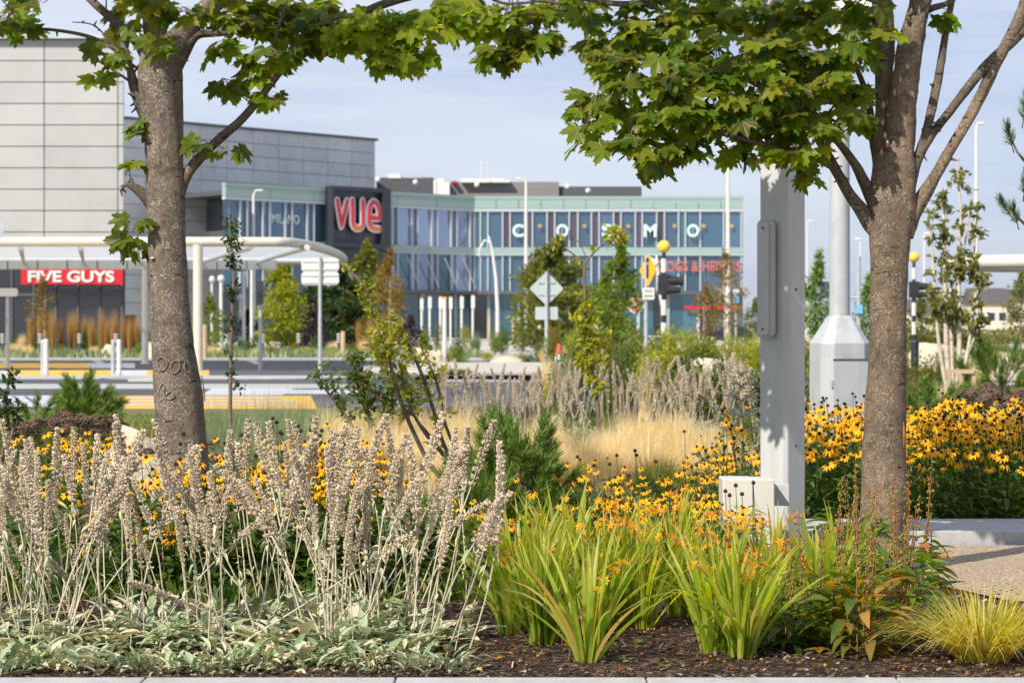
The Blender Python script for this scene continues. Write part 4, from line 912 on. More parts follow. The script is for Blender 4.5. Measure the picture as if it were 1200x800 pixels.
def cone_foliage(h=.6,w=.5,n=120,ns=16):
    b=MB(); tp=blade_tpl(4,.34,.3,.15,.4); rad=np.sqrt(rng.uniform(0,1,n))*w/2; a=rng.uniform(0,6.28,n); z=rng.uniform(.03,.78,n)**1.1*h; a2=a+rng.normal(scale=.6,size=n)
    O=np.stack([np.cos(a)*rad,np.sin(a)*rad,z],1); T=np.stack([np.cos(a2),np.sin(a2),rng.uniform(-.5,.8,n)],1)
    scat(b,tp,O,T,np.stack([np.cos(a2)*.2,np.sin(a2)*.2,np.ones(n)],1)+rng.normal(scale=.3,size=(n,3)),rng.uniform(.06,.13,n)*(1.2-z/h*.6),rng.beta(2,3,n)); return b.mesh('foliage',G['green'],True)
CFO=[cone_foliage() for _ in range(4)]
STM=MB(); STM.tube([(0,0,-.45),(.01,0,-.2),(0,0,0)],[.0024,.0022,.0018],5); STM=STM.mesh('stalk',G['green'])
def coneflower(x,y,nf,label,group=None,h=.66,w=.42,fol=True,fsc=1.,jit=.1,i0=[0]):
    t=thing('coneflower_plant',(x,y,0),label,'flowering plant',group); i0[0]+=1
    if fol: f=mkobj('foliage',CFO[i0[0]%4],t); f.scale=(w/.5,w/.5,h/.62*.96); f.rotation_euler=(0,0,U(0,6.28))
    for k in range(nf):
        a=U(0,6.28); r=math.sqrt(U(0,1))*w*.58; q=random.randrange(8); d=Vector((math.cos(a)*r*1.2-.25,math.sin(a)*r*.8-.42,.95+U(-.25,.2))).normalized()
        o=mkobj('flower',DSY[q][0],t); o.location=(math.cos(a)*r,math.sin(a)*r,h*U(.70,1.03)-r*.28); o.rotation_euler=(d.to_track_quat('Z','Y').to_matrix()@Matrix.Rotation(U(0,6),3,'Z')).to_euler()
        s=fsc*U(.62,1.15); o.scale=(s,s,s)
        mkobj('dark_centre',DSY[q][1],o); s2=mkobj('stalk',STM,o); s2.location=(0,0,-.001)
    for k in range(max(1,nf//5)):
        a=U(0,6.28); r=math.sqrt(U(0,1))*w*.5; o=mkobj('seed_head',SPENT,t); o.location=(math.cos(a)*r,math.sin(a)*r,h*U(.9,1.06)); st=mkobj('stalk',STM,o)
    return t
# ------------------------------------------------------------------ crocosmia
def sword_fol(seed,n=34,h=.62):
    b=MB(); a=rng.uniform(0,6.28,n); lean=np.abs(rng.normal(.0,.38,n))+.03; L_=h*rng.uniform(.6,1.12,n); segs=8; rad=.055*np.sqrt(rng.uniform(0,1,n))
    rnd=rng.beta(2,2.2,n)*.86; dead=rng.uniform(0,1,n)<.07; rnd[dead]=rng.uniform(.9,1,dead.sum()); drp=np.where(rng.uniform(0,1,n)<.14,rng.uniform(.4,1.1,n),rng.uniform(0,.22,n))
    out=np.stack([np.cos(a),np.sin(a)*.8],-1); fa=rng.uniform(0,math.pi,n); side=np.stack([np.cos(fa),np.sin(fa)*.8,np.zeros(n)],-1); side=norm(side); V=[]
    for i in range(segs+1):
        u=i/segs; x=rad+L_*lean*(u*.55+.45*u*u)+drp*L_*u**3*.45; z=L_*(u*np.cos(lean*.8))-drp*L_*u**4*.55
        c=np.concatenate([out*x[:,None],z[:,None]],1); ww=.0115*(.5+.5*math.sin(math.pi*min(1,.12+u*.75)))*(1-u**5)*rng.uniform(.97,1.03)+.0006
        fo=np.concatenate([out*.25*ww,np.zeros((n,1))],1)
        V+=[c-side*ww,c+fo,c+side*ww]
    V=np.stack(V,1); k=V.shape[1]; Q=np.array([q for i in range(segs) for q in ((3*i,3*i+1,3*i+4,3*i+3),(3*i+1,3*i+2,3*i+5,3*i+4))])
    Rr=np.repeat(rnd[:,None],k,1); tip=(np.arange(k)//3>=segs-1)&(rng.uniform(0,1,n)[:,None]<.35); Rr=np.where(tip,np.maximum(Rr,.92),Rr)
    b.add(V.reshape(-1,3),(Q[None]+(np.arange(n)*k)[:,None,None]).reshape(-1,4),0,Rr.reshape(-1)); return b.mesh('foliage',G['sword'],True)
SFO=[sword_fol(i,n) for i,n in enumerate((36,40,32,44))]
def croc_stem(seed):
    random.seed(seed); st=MB(); h=U(.60,.74); lx=U(.10,.24); path=[]
    for i in range(13):
        u=i/12; path.append(np.array([lx*u**2.2*1.5,0,h*(u-.30*u**5)]))
    st.tube(path,[.003-.0016*i/12 for i in range(13)],5); fl=MB(); tp=blade_tpl(3,.42,.35,.2,.6)
    for i in range(6,13):
        c=path[i]
        for s_ in (1,-1):
            if U(0,1)<.25: continue
            c2=c+np.array([U(-.01,.02),s_*.014,U(.005,.02)]); st.tube([c,c2],.0012,4)
            if i>10 or U(0,1)<.3: 
                scat(fl,tp,[c2]*2,[(s_*.2,s_*.6,1),(.3,s_*.5,.8)],[(1,0,.3)]*2,[.017]*2,[0,.1]); continue
            d=norm(np.array([U(-.4,.6),s_*U(.4,1),U(.2,1)])); u1=norm(np.cross(d,[0,0,1.])); u2=np.cross(d,u1); a=np.arange(6)*math.pi/3
            pd=np.cos(a)[:,None]*u1+np.sin(a)[:,None]*u2+d*.55; fl_s=U(.016,.023)
            scat(fl,tp,np.tile(c2,(6,1))+pd*.003,pd,np.tile(d,(6,1)),[fl_s]*6,rng.uniform(.15,1,6)); st.tube([c2-d*.012,c2],[.0012,.0028],5)
    return st.mesh('flower_stem',G['redtwig'],True),fl.mesh('blossom',G['orange'])
CST=[croc_stem(300+i) for i in range(6)]
random.seed(12)
def crocosmia(x,y,nf,label,s=1.,i0=[0]):
    t=thing('crocosmia_plant',(x,y,0),label,'flowering plant',rz=0); q=i0[0]; i0[0]+=1
    for k in range(random.choice((1,2,2))):
        f=mkobj('foliage' ,SFO[(q+k)%4],t); f.rotation_euler=(0,0,U(0,6.28)); f.location=(U(-.05,.05),U(-.04,.04),0); f.scale=(s,s,s*U(.92,1.08))
    for k in range(max(1,nf-1)):
        c=random.randrange(6); o=mkobj('flower_stem',CST[c][0],t); o.rotation_euler=(U(-.12,.12),U(-.12,.12),U(0,6.28)); o.location=(U(-.06,.06),U(-.06,.06),0); w=s*U(.9,1.12); o.scale=(w,w,w); mkobj('blossom',CST[c][1],o)
    return t
# ------------------------------------------------------------------ mountain pine
def shoot_mesh(n=170,L_=.15,nl=.075,m='needle'):
    b=MB(); u=rng.uniform(0.0,1,n); a=rng.uniform(0,6.28,n); O=np.stack([np.zeros(n),np.zeros(n),u*L_],1); T=np.stack([np.cos(a),np.sin(a),rng.uniform(.35,1.2,n)+u*1.1],1)
    tp=(np.array([(-.026,0,0),(.026,0,0),(.022,.7,-.015),(0,1,-.02),(-.022,.7,-.015)]),[np.array([(0,1,2,4)]),np.array([(4,2,3)])])
    scat(b,tp,O,T,rng.normal(size=(n,3)),nl*rng.uniform(.75,1.1,n),rng.uniform(0,.9,n)); c=MB(); 
    b.tube([(0,0,-.05),(0,0,L_)],[.005,.003],5,1); b.tube([(0,0,L_-.005),(0,0,L_+.016)],[.0045,.001],6,2)
    return b.mesh('needle_shoot',[G[m],G['twig'],G['drystem']])
SHO=[shoot_mesh() for _ in range(3)]
def mugo(name,x,y,h,w,ns,label,sc=1.,top=1.0,meshes=SHO,upright=.9,group=None,z=0):
    t=thing(name,(x,y,z),label,'conifer',group); b=MB(); sh=[]
    for k in range(ns):
        a=U(0,6.28); u=U(0,1)**.6; r=w/2*math.sqrt(U(0,1)); zz=h*(1-(r/(w/2))**2*.55)*U(.35,1.0) ; tip=np.array([r*math.cos(a),r*math.sin(a),zz-.1*sc]); base=np.array([tip[0]*.25,tip[1]*.25,max(.03,zz*.35-.05)])
        mid=(base+tip)/2+np.array([tip[0]*.18,tip[1]*.18,-.02]); b.tube([(0,0,0),base*.6,base,mid,tip],[.014,.010,.008,.006,.004],5)
        d=Vector((math.cos(a)*r/w*2.0+U(-.2,.2),math.sin(a)*r/w*2.0+U(-.2,.2),upright+U(-.2,.3))).normalized(); o=mkobj('needle_shoot',random.choice(meshes),None); o.location=tip; o.rotation_euler=d.to_track_quat('Z','Y').to_euler(); s=sc*U(.8,1.25); o.scale=(s,s,s); sh.append(o)
    tr=b.build('branches',G['twig'],t)
    for o in sh: o.parent=t
    return t
# ------------------------------------------------------------------ flat brown seed heads
def umbel(seed):
    b=MB(); n=150; a=rng.uniform(0,6.28,n); r=np.sqrt(rng.uniform(0,1,n)); O=np.stack([np.cos(a)*r*.055,np.sin(a)*r*.055,.022*(1-r*r)+rng.uniform(-.004,.004,n)],1)
    M=np.tile(np.eye(3),(n,1,1))*rng.uniform(.0045,.0075,n)[:,None,None]; b.inst(OCT[0],OCT[1],M,O,rng.uniform(0,1,n)); 
    for k in range(12): a=k*.53; b.tube([(0,0,-.05),(math.cos(a)*.035,math.sin(a)*.035,.0)],.0014,4,1)
    b.tube([(.0,0,-.5),(.01,0,-.25),(0,0,-.045)],[.003,.0028,.002],5,1); return b.mesh('seed_head',[G['umbel'],G['twig']])
UMB=[umbel(i) for i in range(3)]
def umbel_plant(x,y,n,h,w,label,group=None,sc=1.2):
    t=thing('stonecrop_plant',(x,y,0),label,'plant',group); f=mkobj('foliage',CFO[0],t); f.scale=(w/.5,w/.5,h/.75)
    for k in range(n):
        a=U(0,6.28); r=w/2*math.sqrt(U(0,1)); o=mkobj('seed_head',random.choice(UMB),t); s=sc*U(.7,1.3); o.scale=(s,s,s); o.location=(r*math.cos(a),r*math.sin(a),h*U(.8,1.03)-r*.2); o.rotation_euler=(U(-.25,.2),U(-.25,.25),U(0,6))
    return t
# ================================================================== the two maples
def pxpath(pl,D,base,dd=None):
    """points given as (px,py,half width px[,extra depth]) turned to local metres"""
    r=[];w=[]
    for q in pl:
        d=D+(q[3] if len(q)>3 else 0); p=P(q[0],q[1],d); r.append(np.array(p)-base); w.append(q[2]*d/F)
    return r,w
def smooth(pts,w,k=5):
    p=np.array(pts); n=len(p); w=np.array(w); out=[];ow=[]
    for i in range(n-1):
        a=p[max(i-1,0)];b_=p[i];c=p[i+1];d=p[min(i+2,n-1)]
        for j in range(k):
            t=j/k; out.append(.5*((2*b_)+(-a+c)*t+(2*a-5*b_+4*c-d)*t*t+(-a+3*b_-3*c+d)*t**3)); ow.append(w[i]*(1-t)+w[i+1]*t)
    out.append(p[-1]); ow.append(w[-1]); return out,ow
def woody(b,pl,D,base,n=20,k=6,rough=.05,seed=0,cap=True):
    p,w=pxpath(pl,D,base); p,w=smooth(p,w,k); p=np.array(p); m=len(p); t=np.gradient(p,axis=0); t/=np.linalg.norm(t,axis=1)[:,None]+1e-9; ref=np.array([0.,1,0]); V=[]
    for i in range(m):
        a=np.cross(t[i],ref); a/=np.linalg.norm(a); c=np.cross(a,t[i]); ref=c; ang=np.arange(n)*2*math.pi/n
        rr=[w[i]*(1+rough*1.6*noise.noise(Vector((math.cos(q)*1.3+seed,math.sin(q)*1.3,p[i][2]*4)))+rough*.8*noise.noise(Vector((math.cos(q)*3+seed,math.sin(q)*3,p[i][2]*17)))) for q in ang]
        V.append(p[i]+(np.cos(ang)*rr)[:,None]*a+(np.sin(ang)*rr)[:,None]*c)
    V=np.concatenate(V); i=np.arange(m-1)[:,None]*n; j=np.arange(n)[None]; kk=(j+1)%n
    b.add(V,np.stack([i+j,i+n+j,i+n+kk,i+kk],-1).reshape(-1,4)); b.F.append((np.array([list(range(n))[::-1]])+b.n-n,0)); return p,w
def maple(name,label,px,D,trunk,limbs,bark):
    base=np.array([wx(px,D),D,0.]); t=thing(name,tuple(base),label,'tree'); b=MB(); woody(b,trunk,D,base,n=28,k=8,rough=.05,seed=px*.1); tr=b.build('trunk',G[bark],t,smooth=True); sk=[]
    for i,l in enumerate(limbs):
        b=MB(); p,w=woody(b,[(q[0],q[1],q[2]*(.8 if q[2]<9 else .92))+tuple(q[3:]) for q in l],D,base,n=14,k=6,rough=.16,seed=i*3.3+px)
        for q in range(3+int(len(p)*.12)):
            k_=rng.integers(2,len(p)-1); dd_=norm(rng.normal(size=3)+[0,-.3,.3]); b.tube([p[k_],p[k_]+dd_*(w[k_]+.012),p[k_]+dd_*(w[k_]+rng.uniform(.02,.05))],[w[k_]*.5+.003,.006,.003],6)
        b.build('branch',G[bark] if l[1][2]>9.5 else G['bark_shade'],t,smooth=True); sk+= [q for q in p]
    return t,base,np.array(sk)
leaf_count=0
def clusters(t,base,sk,D,cl,leafm,size=.094,name='crown',droop=.6):
    """cl: (px,py,rx,ry,count,depth offset) in photo pixels -> twigs, petioles and individually shaped leaves"""
    tw=MB(); pt=MB(); lv=MB(); store={k:[[],[],[],[],[]] for k in range(4)}
    for (px,py,rx,ry,cnt,dz) in cl:
        d=D+dz; c=np.array(P(px,py,d))-base; r=np.array([rx,(rx+ry)*.5,ry])*d/F
        near=sk[np.argmin(np.linalg.norm(sk-c,axis=1))]; dist=np.linalg.norm(near-c)
        tw.tube(limb(near,c,4,.05,.03),[.004+.003*min(dist,1),.004,.003,.0028,.0022],5)
        k=max(1,int(cnt/4.5))
        for i in range(k):
            q=rng.normal(size=3); q=q/np.linalg.norm(q)*rng.uniform(.25,1)**.6; tip=c+q*r; st=c+q*r*.15; 
            tw.tube(limb(st,tip,3,.06),[.0026,.0024,.002,.0016],4)
            for j in range(int(cnt/k+.5)):
                a=rng.uniform(0,6.28); pd=norm(np.array([math.cos(a),math.sin(a),rng.uniform(-.5,.5)])+q*.5); pl_=rng.uniform(.03,.085); s0=tip-(tip-st)*rng.uniform(0,.45); e=s0+pd*pl_+[0,0,-.015]
                pt.tube([s0,(s0+e)/2+[0,0,.008],e],.0011,3,cap=False)
                T=norm(pd*[1,1,.3]+np.array([0,0,-droop*rng.uniform(.4,1.6)])+rng.normal(scale=.25,size=3)); Nn=norm(np.array([0,-.55,.75])+pd*.35+SUN*.35+rng.normal(scale=.42,size=3))
                z=store[rng.integers(4)]; z[0].append(e); z[1].append(T); z[2].append(Nn); z[3].append(size*rng.uniform(.45,1.28)); z[4].append(rng.beta(1.4,1.9))
    for k,z in store.items():
        if z[0]: scat(lv,MAP[k],z[0],z[1],z[2],z[3],z[4])
    lv.build(name,G[leafm],t); tw.build('twigs',G['twig'],t,smooth=True); pt.build('leaf_stalks',G['redtwig'],t)
# left maple
DL=13.5
tl,bl,skl=maple('maple_tree','maple with carved grey-brown trunk standing left, behind the dried spikes',212,DL,
  [(218,668,44),(217,620,36),(215,570,31.5),(213,520,29.5),(207,450,27.5),(200,380,24),(196,300,22.5),(194,235,23.5),(192,190,22),(190,130,24),(188,95,26),(187,70,24),(186,50,18)],
  [[(196,75,19),(203,55,16),(222,30,13),(250,2,11.5),(290,-40,9),(350,-110,6,.2)],
   [(186,75,19),(182,45,16),(178,10,14),(172,-50,11),(176,-130,8,-.2)],
   [(180,80,12),(165,55,8),(140,30,6.5),(115,8,6),(80,-25,4,.3)],
   [(208,240,8),(216,210,8.5),(232,188,8),(252,168,6.5),(285,138,5.8),(310,108,5.2),(335,78,5),(365,52,4.5),(398,38,4),(450,15,3,.2)],
   [(174,140,8),(165,118,5.5),(158,95,4.5),(148,70,4),(128,54,3),(100,42,2.6),(60,35,2.4),(20,34,2)],
   [(172,148,6),(160,120,4),(152,95,2.8),(149,60,2.5),(140,35,2)],
   [(200,90,12),(215,62,9),(230,42,7),(248,40,4.5),(268,38,3.2),(300,20,2.5)],
   [(186,248,9),(172,232,8),(160,221,6),(148,216,3),(141,224,1.5)],
   [(170,112,3),(155,98,2.2),(135,84,1.6),(112,70,1.2),(92,58,.9)],
   [(168,85,3),(150,72,1.6),(130,50,1.3),(110,30,1.1),(85,26,.8)],
   [(310,108,3),(318,80,3),(322,50,2.6),(330,20,2.2),(340,-10,2)]],'bark_l')
# carved marks on the bark
b=MB()
def mark3(pts,DD,trunkx,rad):
    out=[]
    for x,y in pts:
        X_=(x-trunkx(y))*DD/F; r=rad(y)*DD/F; X_=max(-r*.97,min(r*.97,X_)); yy=-math.sqrt(max(0,r*r-X_*X_))*1.0
        p=np.array(P(trunkx(y),y,DD)); out.append((p[0]+X_-bl[0],yy-.001,p[2]))
    return out
tx=lambda y:200+(y-380)*.1; tr_=lambda y:24.6+(y-380)*.05
for pl in ([(188,422),(192,418),(197,420),(200,425),(198,431),(193,434),(189,432),(187,427)],[(186,421),(190,436)],
           [(204,430),(206,424),(211,422),(214,426),(213,433),(208,437),(204,434),(204,430)],[(212,424),(216,421)],[(220,424),(219,430),(222,436),(225,434)],
           [(190,455),(194,449),(199,452),(204,458),(208,463),(203,467),(196,466),(191,469),(188,462),(190,455)],[(196,452),(197,462),(203,458)]):
    b.tube(smooth(mark3(pl,DL,tx,tr_),[.0035]*len(pl),4)[0],.0034,6)
b.build('carved_mark',mat('healed bark scar',(.13,.10,.08),(.34,.28,.23),90,.9,.5,150),tl,smooth=True)
b=MB(); q=mark3([(181.5,303)],DL,tx,lambda y:22.4)[0]; b.lathe([(0,-.006),(.011,-.004),(.013,0),(.011,.004),(0,.006)],q,12); b.build('tree_tag',G['white'],tl,smooth=True)
b=MB(); q=mark3([(187,513)],DL,tx,lambda y:31.5)[0]; b.tube([(q[0]-.03,q[1]+.03,q[2]+.08),(q[0]-.03,q[1]+.022,q[2]),(q[0]-.025,q[1]+.03,q[2]-.06)],[.002,.012,.002],8); b.build('torn_bark',mat('raw orange wood',(.32,.13,.05),(.2,.09,.04),40,.8),tl)
clL=[(8,12,40,28,24,0),(50,4,30,18,10,.2),(18,34,12,6,5,0),(195,45,16,14,9,-.45),(165,8,30,18,14,.2),(124,45,10,10,5,0),(118,85,8,10,5,0),(147,20,14,10,8,0),(130,58,18,8,8,0),(160,160,14,16,11,0),(155,187,10,12,6,0),(160,262,10,13,9,-.05),(158,285,10,9,5,-.05),
 (180,6,28,16,16,-.25),(215,8,20,10,9,-.3),(265,45,14,20,12,0),(280,22,24,22,18,.1),(262,92,9,16,8,.05),(300,75,13,16,12,.05),(312,108,10,10,6,0),(322,62,14,26,14,-.1),(240,165,9,6,4,-.1),(258,172,9,7,4,-.1),(310,25,40,28,50,.3),(350,18,40,24,56,.2),(385,30,34,26,50,-.1),(352,52,16,8,8,0),
 (412,55,14,16,16,-.3),(425,28,40,30,60,-.35),(470,30,34,30,56,-.3),(462,60,26,16,26,-.4),(490,60,14,12,12,-.3),(520,18,34,18,34,-.1),(555,20,24,16,20,0),(545,5,40,10,30,.2),
 (575,65,15,11,13,-.2),(595,55,10,9,7,-.1),(590,25,14,20,14,.0),(625,30,24,26,30,.0),(630,48,24,12,14,.0),(655,8,30,16,26,.1)]
# crown carried on above the frame
for i in range(26): clL.append((U(-60,640),U(-330,-25),U(50,90),U(35,60),34,U(-1.2,1.4)))
skl=np.concatenate([skl,np.array([np.array(P(x,y,DL+.1))-bl for x,y in ((450,15),(500,-15),(560,-20),(600,-10),(640,-20),(160,165),(168,262),(180,100),(195,60))])])
b=MB(); woody(b,[(340,60,5),(400,30,5,-.1),(450,5,5,-.2),(520,-10,4,-.1),(600,-5,3,0),(660,5,2,0)],DL,bl,n=10,rough=.06); b.build('branch',G['bark_shade'],tl,smooth=True)
b=MB(); woody(b,[(560,-5,2.4),(575,18,1.8),(590,34,1.5),(605,40,1.2),(620,45,1)],DL,bl,n=6,rough=.06); woody(b,[(570,-5,2),(590,4,1.8),(620,3,1.6),(650,0,1.2)],DL,bl,n=6); b.build('branch',G['bark_shade'],tl,smooth=True)
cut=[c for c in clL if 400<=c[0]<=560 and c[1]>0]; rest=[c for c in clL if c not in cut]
rest=[(c[0],c[1],c[2],c[3],int(c[4]*(1.35 if 170<c[0] and c[1]>-25 else 1)),c[5]) for c in rest]; clusters(tl,bl,skl,DL,rest,'maple'); clusters(tl,bl,skl,DL,[(c[0],c[1],c[2],c[3],int(c[4]*1.25),c[5]) for c in cut],'maple_lit')
# right maple
DR=12.8
tr2,br,skr=maple('maple_tree','maple with lichen-flecked forked trunk standing right, beside the square column',1036,DR,
  [(1034,680,33),(1034,640,29),(1035,600,27.5),(1037,520,25.5),(1039,440,22.5),(1041,370,21.5),(1042,310,22),(1043,275,24),(1045,245,28),(1047,215,26),(1048,180,23)],
  [[(1048,235,23),(1052,190,21),(1056,140,19),(1062,90,17.5),(1070,40,15.5),(1080,0,14),(1095,-60,11)],
   [(1040,240,16),(1036,190,14,.05),(1036,130,13,.08),(1037,70,12.5,.1),(1035,20,12.5,.1),(1030,-50,10,.1)],
   [(1058,275,14),(1072,245,11),(1094,210,8.5),(1116,172,8),(1138,135,8),(1160,90,8),(1178,55,8.5),(1196,20,9),(1215,-40,8)],
   [(1062,225,10),(1074,188,8),(1092,158,6.5),(1112,132,6.5),(1140,96,6.5),(1165,68,7),(1188,48,7),(1215,20,6)],
   [(1068,205,7),(1083,160,6),(1094,120,6.5),(1103,70,6,.1),(1110,30,5,.1),(1118,-10,4,.1)],
   [(1030,272,13),(1012,250,10.5),(996,228,8.5),(980,200,7),(960,165,6,.1),(930,130,5.5,.15),(890,100,5,.2),(840,80,4,.2),(780,70,3.5,.2),(720,60,2.5,.1)],
   [(1032,258,10),(1018,225,8.5),(1003,195,7,-.1),(985,170,5.5,-.15),(960,140,4,-.2),(930,100,3,-.3)],
   [(1034,215,7),(1024,170,6,.1),(1018,120,5,.1),(1008,90,4,.1),(990,50,3)],
   [(1070,20,7),(1092,10,5),(1112,3,4),(1140,-20,3)],
   [(980,200,4),(940,180,4,-.1),(880,165,3.5,-.2),(820,150,3,-.2),(760,130,2.5,-.2),(700,110,2,-.1)],
   [(1030,0,8),(960,-20,6.5),(880,-15,6,.1),(800,-5,5.5,.1),(740,5,5,.1),(690,0,3.5,.1),(650,-8,2.5)]],'bark_r')
clR=[(690,8,30,18,24,.1),(705,48,18,18,20,0),(712,75,17,18,22,-.1),(690,135,20,22,22,-.05),(683,160,12,14,10,-.1),(700,118,15,14,14,0),(735,35,30,26,40,.1),(735,75,28,22,34,-.1),(730,105,24,20,26,-.2),(745,140,28,22,34,-.2),(735,168,20,14,14,-.25),(765,180,16,18,14,-.2),(775,10,36,20,40,.2),(785,45,34,28,50,.1),(780,90,34,26,50,-.2),(790,125,34,22,46,-.25),
 (800,165,28,18,30,-.2),(815,184,16,9,9,-.2),(835,15,36,22,44,.2),(840,55,36,28,52,0),(840,100,36,26,52,-.2),(850,140,34,20,42,-.2),(865,170,24,12,18,-.1),(895,160,24,18,20,.1),(895,15,34,22,42,.1),(895,55,34,28,52,-.2),(900,95,32,24,46,-.3),(905,130,34,22,42,-.2),(915,165,24,16,22,-.15),(950,20,30,22,34,0),(950,60,32,26,46,-.25),
 (955,100,32,24,46,-.3),(950,140,30,22,36,-.25),(940,180,22,18,22,-.2),(955,200,11,7,6,-.1),(985,30,20,22,22,-.1),(992,70,22,20,22,-.2),(990,110,22,20,24,-.2),(1000,145,18,14,14,-.2),(1005,125,14,12,8,-.3),(1008,100,14,14,8,-.2),(1035,40,16,18,12,-.35),(1005,45,12,14,7,-.3),(1018,10,20,10,10,-.3),(1108,11,9,6,4,-.1),(975,5,30,12,16,.1)]
for i in range(26): clR.append((U(660,1130),U(-330,-25),U(50,90),U(35,60),34,U(-1.2,1.4)))
clusters(tr2,br,skr,DR,clR,'maple',size=.09)
b=MB()
for q in ((1031,145,3),(1034,160,3.2),(1032,125,2.4),(1045,110,2),(1030,180,2.5),(1052,95,2),(1037,170,2.5)):
    o=np.array(P(q[0],q[1],DR))-br; b.lathe([(0,-.02),(.008,-.012),(.010,0),(.007,.012),(0,.02)],(o[0],-.085,o[2]),8)
b.build('bare_wood_patch',mat('bare tan wood',(.42,.28,.16),(.3,.2,.12),60,.8),tr2,smooth=True)
b=MB(); o=np.array(P(1056,510,DR))-br; b.tube([(o[0],-.075,o[2]+.08),(o[0]+.003,-.083,o[2]),(o[0],-.08,o[2]-.06)],[.002,.009,.002],8); b.build('torn_bark',bpy.data.materials['raw orange wood'],tr2)
# ================================================================== FRONT BED
random.seed(21); rng=np.random.default_rng(21)
# lamb's ear sweep: (px, D, stalks, lean)
n=0
def gx(px,D): return wx(px,D)
specs=[(-20,9.6,11,0),(30,9.7,12,.05),(85,9.8,12,-.05),(140,9.75,11,.05),(205,9.85,9,.1),(255,9.8,8,-.05),(310,9.7,12,-.08),(365,9.75,14,0),(425,9.65,15,.1),(475,9.7,17,.18),
 (10,10.5,12,0),(65,10.6,12,.05),(120,10.7,11,0),(180,10.5,9,-.05),(240,10.8,7,.05),(300,10.5,11,.05),(355,10.6,12,-.05),(410,10.5,14,.05),(465,10.5,15,.12),(500,10.2,10,.15),
 (40,11.4,10,0),(100,11.5,10,0),(165,11.7,8,0),(310,11.5,8,0),(400,11.4,10,0),(470,11.3,11,.05)]
who={0:'at the left edge of the bed',3:'in front of the left maple trunk',9:'at the right end of the sweep, by the crocosmia'}
for i,(px,D,k,ln) in enumerate(specs):
    if i in who: lb,g=("lamb's ear with dry spikes, "+who[i]),None
    else: lb,g="lamb's ear with tall dry beige flower spikes in the front left sweep","lamb's ear plants of the front left sweep"
    lamb_clump(gx(px,D)+U(-.03,.03),D,int(k*(.50 if 110<px<345 else .66)),lb,g,hs=.97 if not 110<px<215 else .82,leanx=ln,leaves=D<10.6,lz=.8)
for px in range(-30,520,42):                     # leafy front row without stalks
    D=9.16+U(-.06,.12); t=thing('lambs_ear_plant',(gx(px,D),D,-.01),"low rosette of felted grey-green leaves along the kerb, left half",'plant',"lamb's ear rosettes along the kerb")
    f=mkobj('foliage',random.choice(LFO),t); f.rotation_euler=(0,0,U(0,6.28)); s=U(.6,.78); f.scale=(s,s*.55,s*.9)
# crocosmia clumps
cs=[(598,10.3,2,'with sword leaves, leftmost of the sword-leaved row beside the pine'),(678,9.45,2,'front clump on the mulch, left of centre, nearest the kerb'),(642,9.9,2,'with tall green sword leaves standing just behind the front left clump'),(745,10.5,4,'dense clump with an orange bloom hanging low on the mulch'),(700,10.4,3,'tall sword-leaved clump behind the front left clump'),
    (790,10.9,5,'clump between the two front clumps, set back in the shade'),(835,9.7,4,'front clump right of centre with wide spread pale leaves'),(868,9.55,4,'front right clump with pale green leaves nearest the kerb'),(855,10.5,6,'flowering clump in front of the pale cabinet'),(900,10.6,6,'flowering clump at the foot of the square column'),
    (955,10.2,3,'upright clump between square column and seed-stalk plant'),(980,10.6,2,'upright clump left of the right maple trunk'),(620,11.2,3,'clump with orange flowers in front of the green pine'),(670,11.6,4,'back clump with orange flowers right of the green pine'),(730,11.8,5,'back clump with many orange flowers under the straw grass'),(790,12.1,5,'back clump with orange flowers left of the pale cabinet')]
for px,D,nf,lb in cs: crocosmia(gx(px,D),D,nf,'orange crocosmia '+lb if 'clump' in lb else 'orange crocosmia '+lb,s=.86 if D<10.8 else .88)
# hanging bloom
# ------------------------------------------------------------------ seed-stalk leafy plants (right)
def penstemon(x,y,h,w,label,nst=7,nl=150,leaf='green_fresh',seed=0):
    t=thing('leafy_perennial',(x,y,0),label,'plant'); b=MB(); tp=blade_tpl(5,.32,.4,.2,.4); rad=np.sqrt(rng.uniform(0,1,nl))*w/2; a=rng.uniform(0,6.28,nl); z=rng.uniform(0,1,nl)**1.3*h*.55; a2=a+rng.normal(scale=.5,size=nl); up=rng.uniform(-.3,1,nl)
    O=np.stack([np.cos(a)*rad*.7,np.sin(a)*rad*.7,z],1); scat(b,tp,O,np.stack([np.cos(a2),np.sin(a2),up],1),np.stack([-np.cos(a2)*up*.5,-np.sin(a2)*up*.5,np.ones(nl)],1)+rng.normal(scale=.25,size=(nl,3)),rng.uniform(.07,.15,nl),rng.beta(1.6,2.4,nl)); b.build('foliage',G[leaf],t,smooth=True)
    for k in range(nst):
        s=MB(); px,py=U(-.3,.3)*w,U(-.3,.3)*w; hh=h*U(.8,1.1); pth=[np.array([px*.4,py*.4,0]),np.array([px*.8,py*.8,hh*.5]),np.array([px*1.1,py*1.1,hh])]; pth,_=smooth(pth,[1,1,1],8); s.tube(pth,[.0035-.002*i/16 for i in range(17)],5)
        o=s.build('flower_stalk',G['redtwig'],t,smooth=True); q=MB(); O=[];
        for i in range(6,17):
            for j in range(6 if i<15 else 3): aa=U(0,6.28); O.append(pth[i]+np.array([math.cos(aa)*.012,math.sin(aa)*.012,U(-.01,.01)]))
        O=np.array(O); M=np.tile(np.eye(3),(len(O),1,1))*np.array([.8,.8,1.25])*rng.uniform(.004,.0068,len(O))[:,None,None]; q.inst(OCT[0],OCT[1],M,O,rng.uniform(0,1,len(O))); q.build('seed_capsules',G['seedpod'],o)
    return t
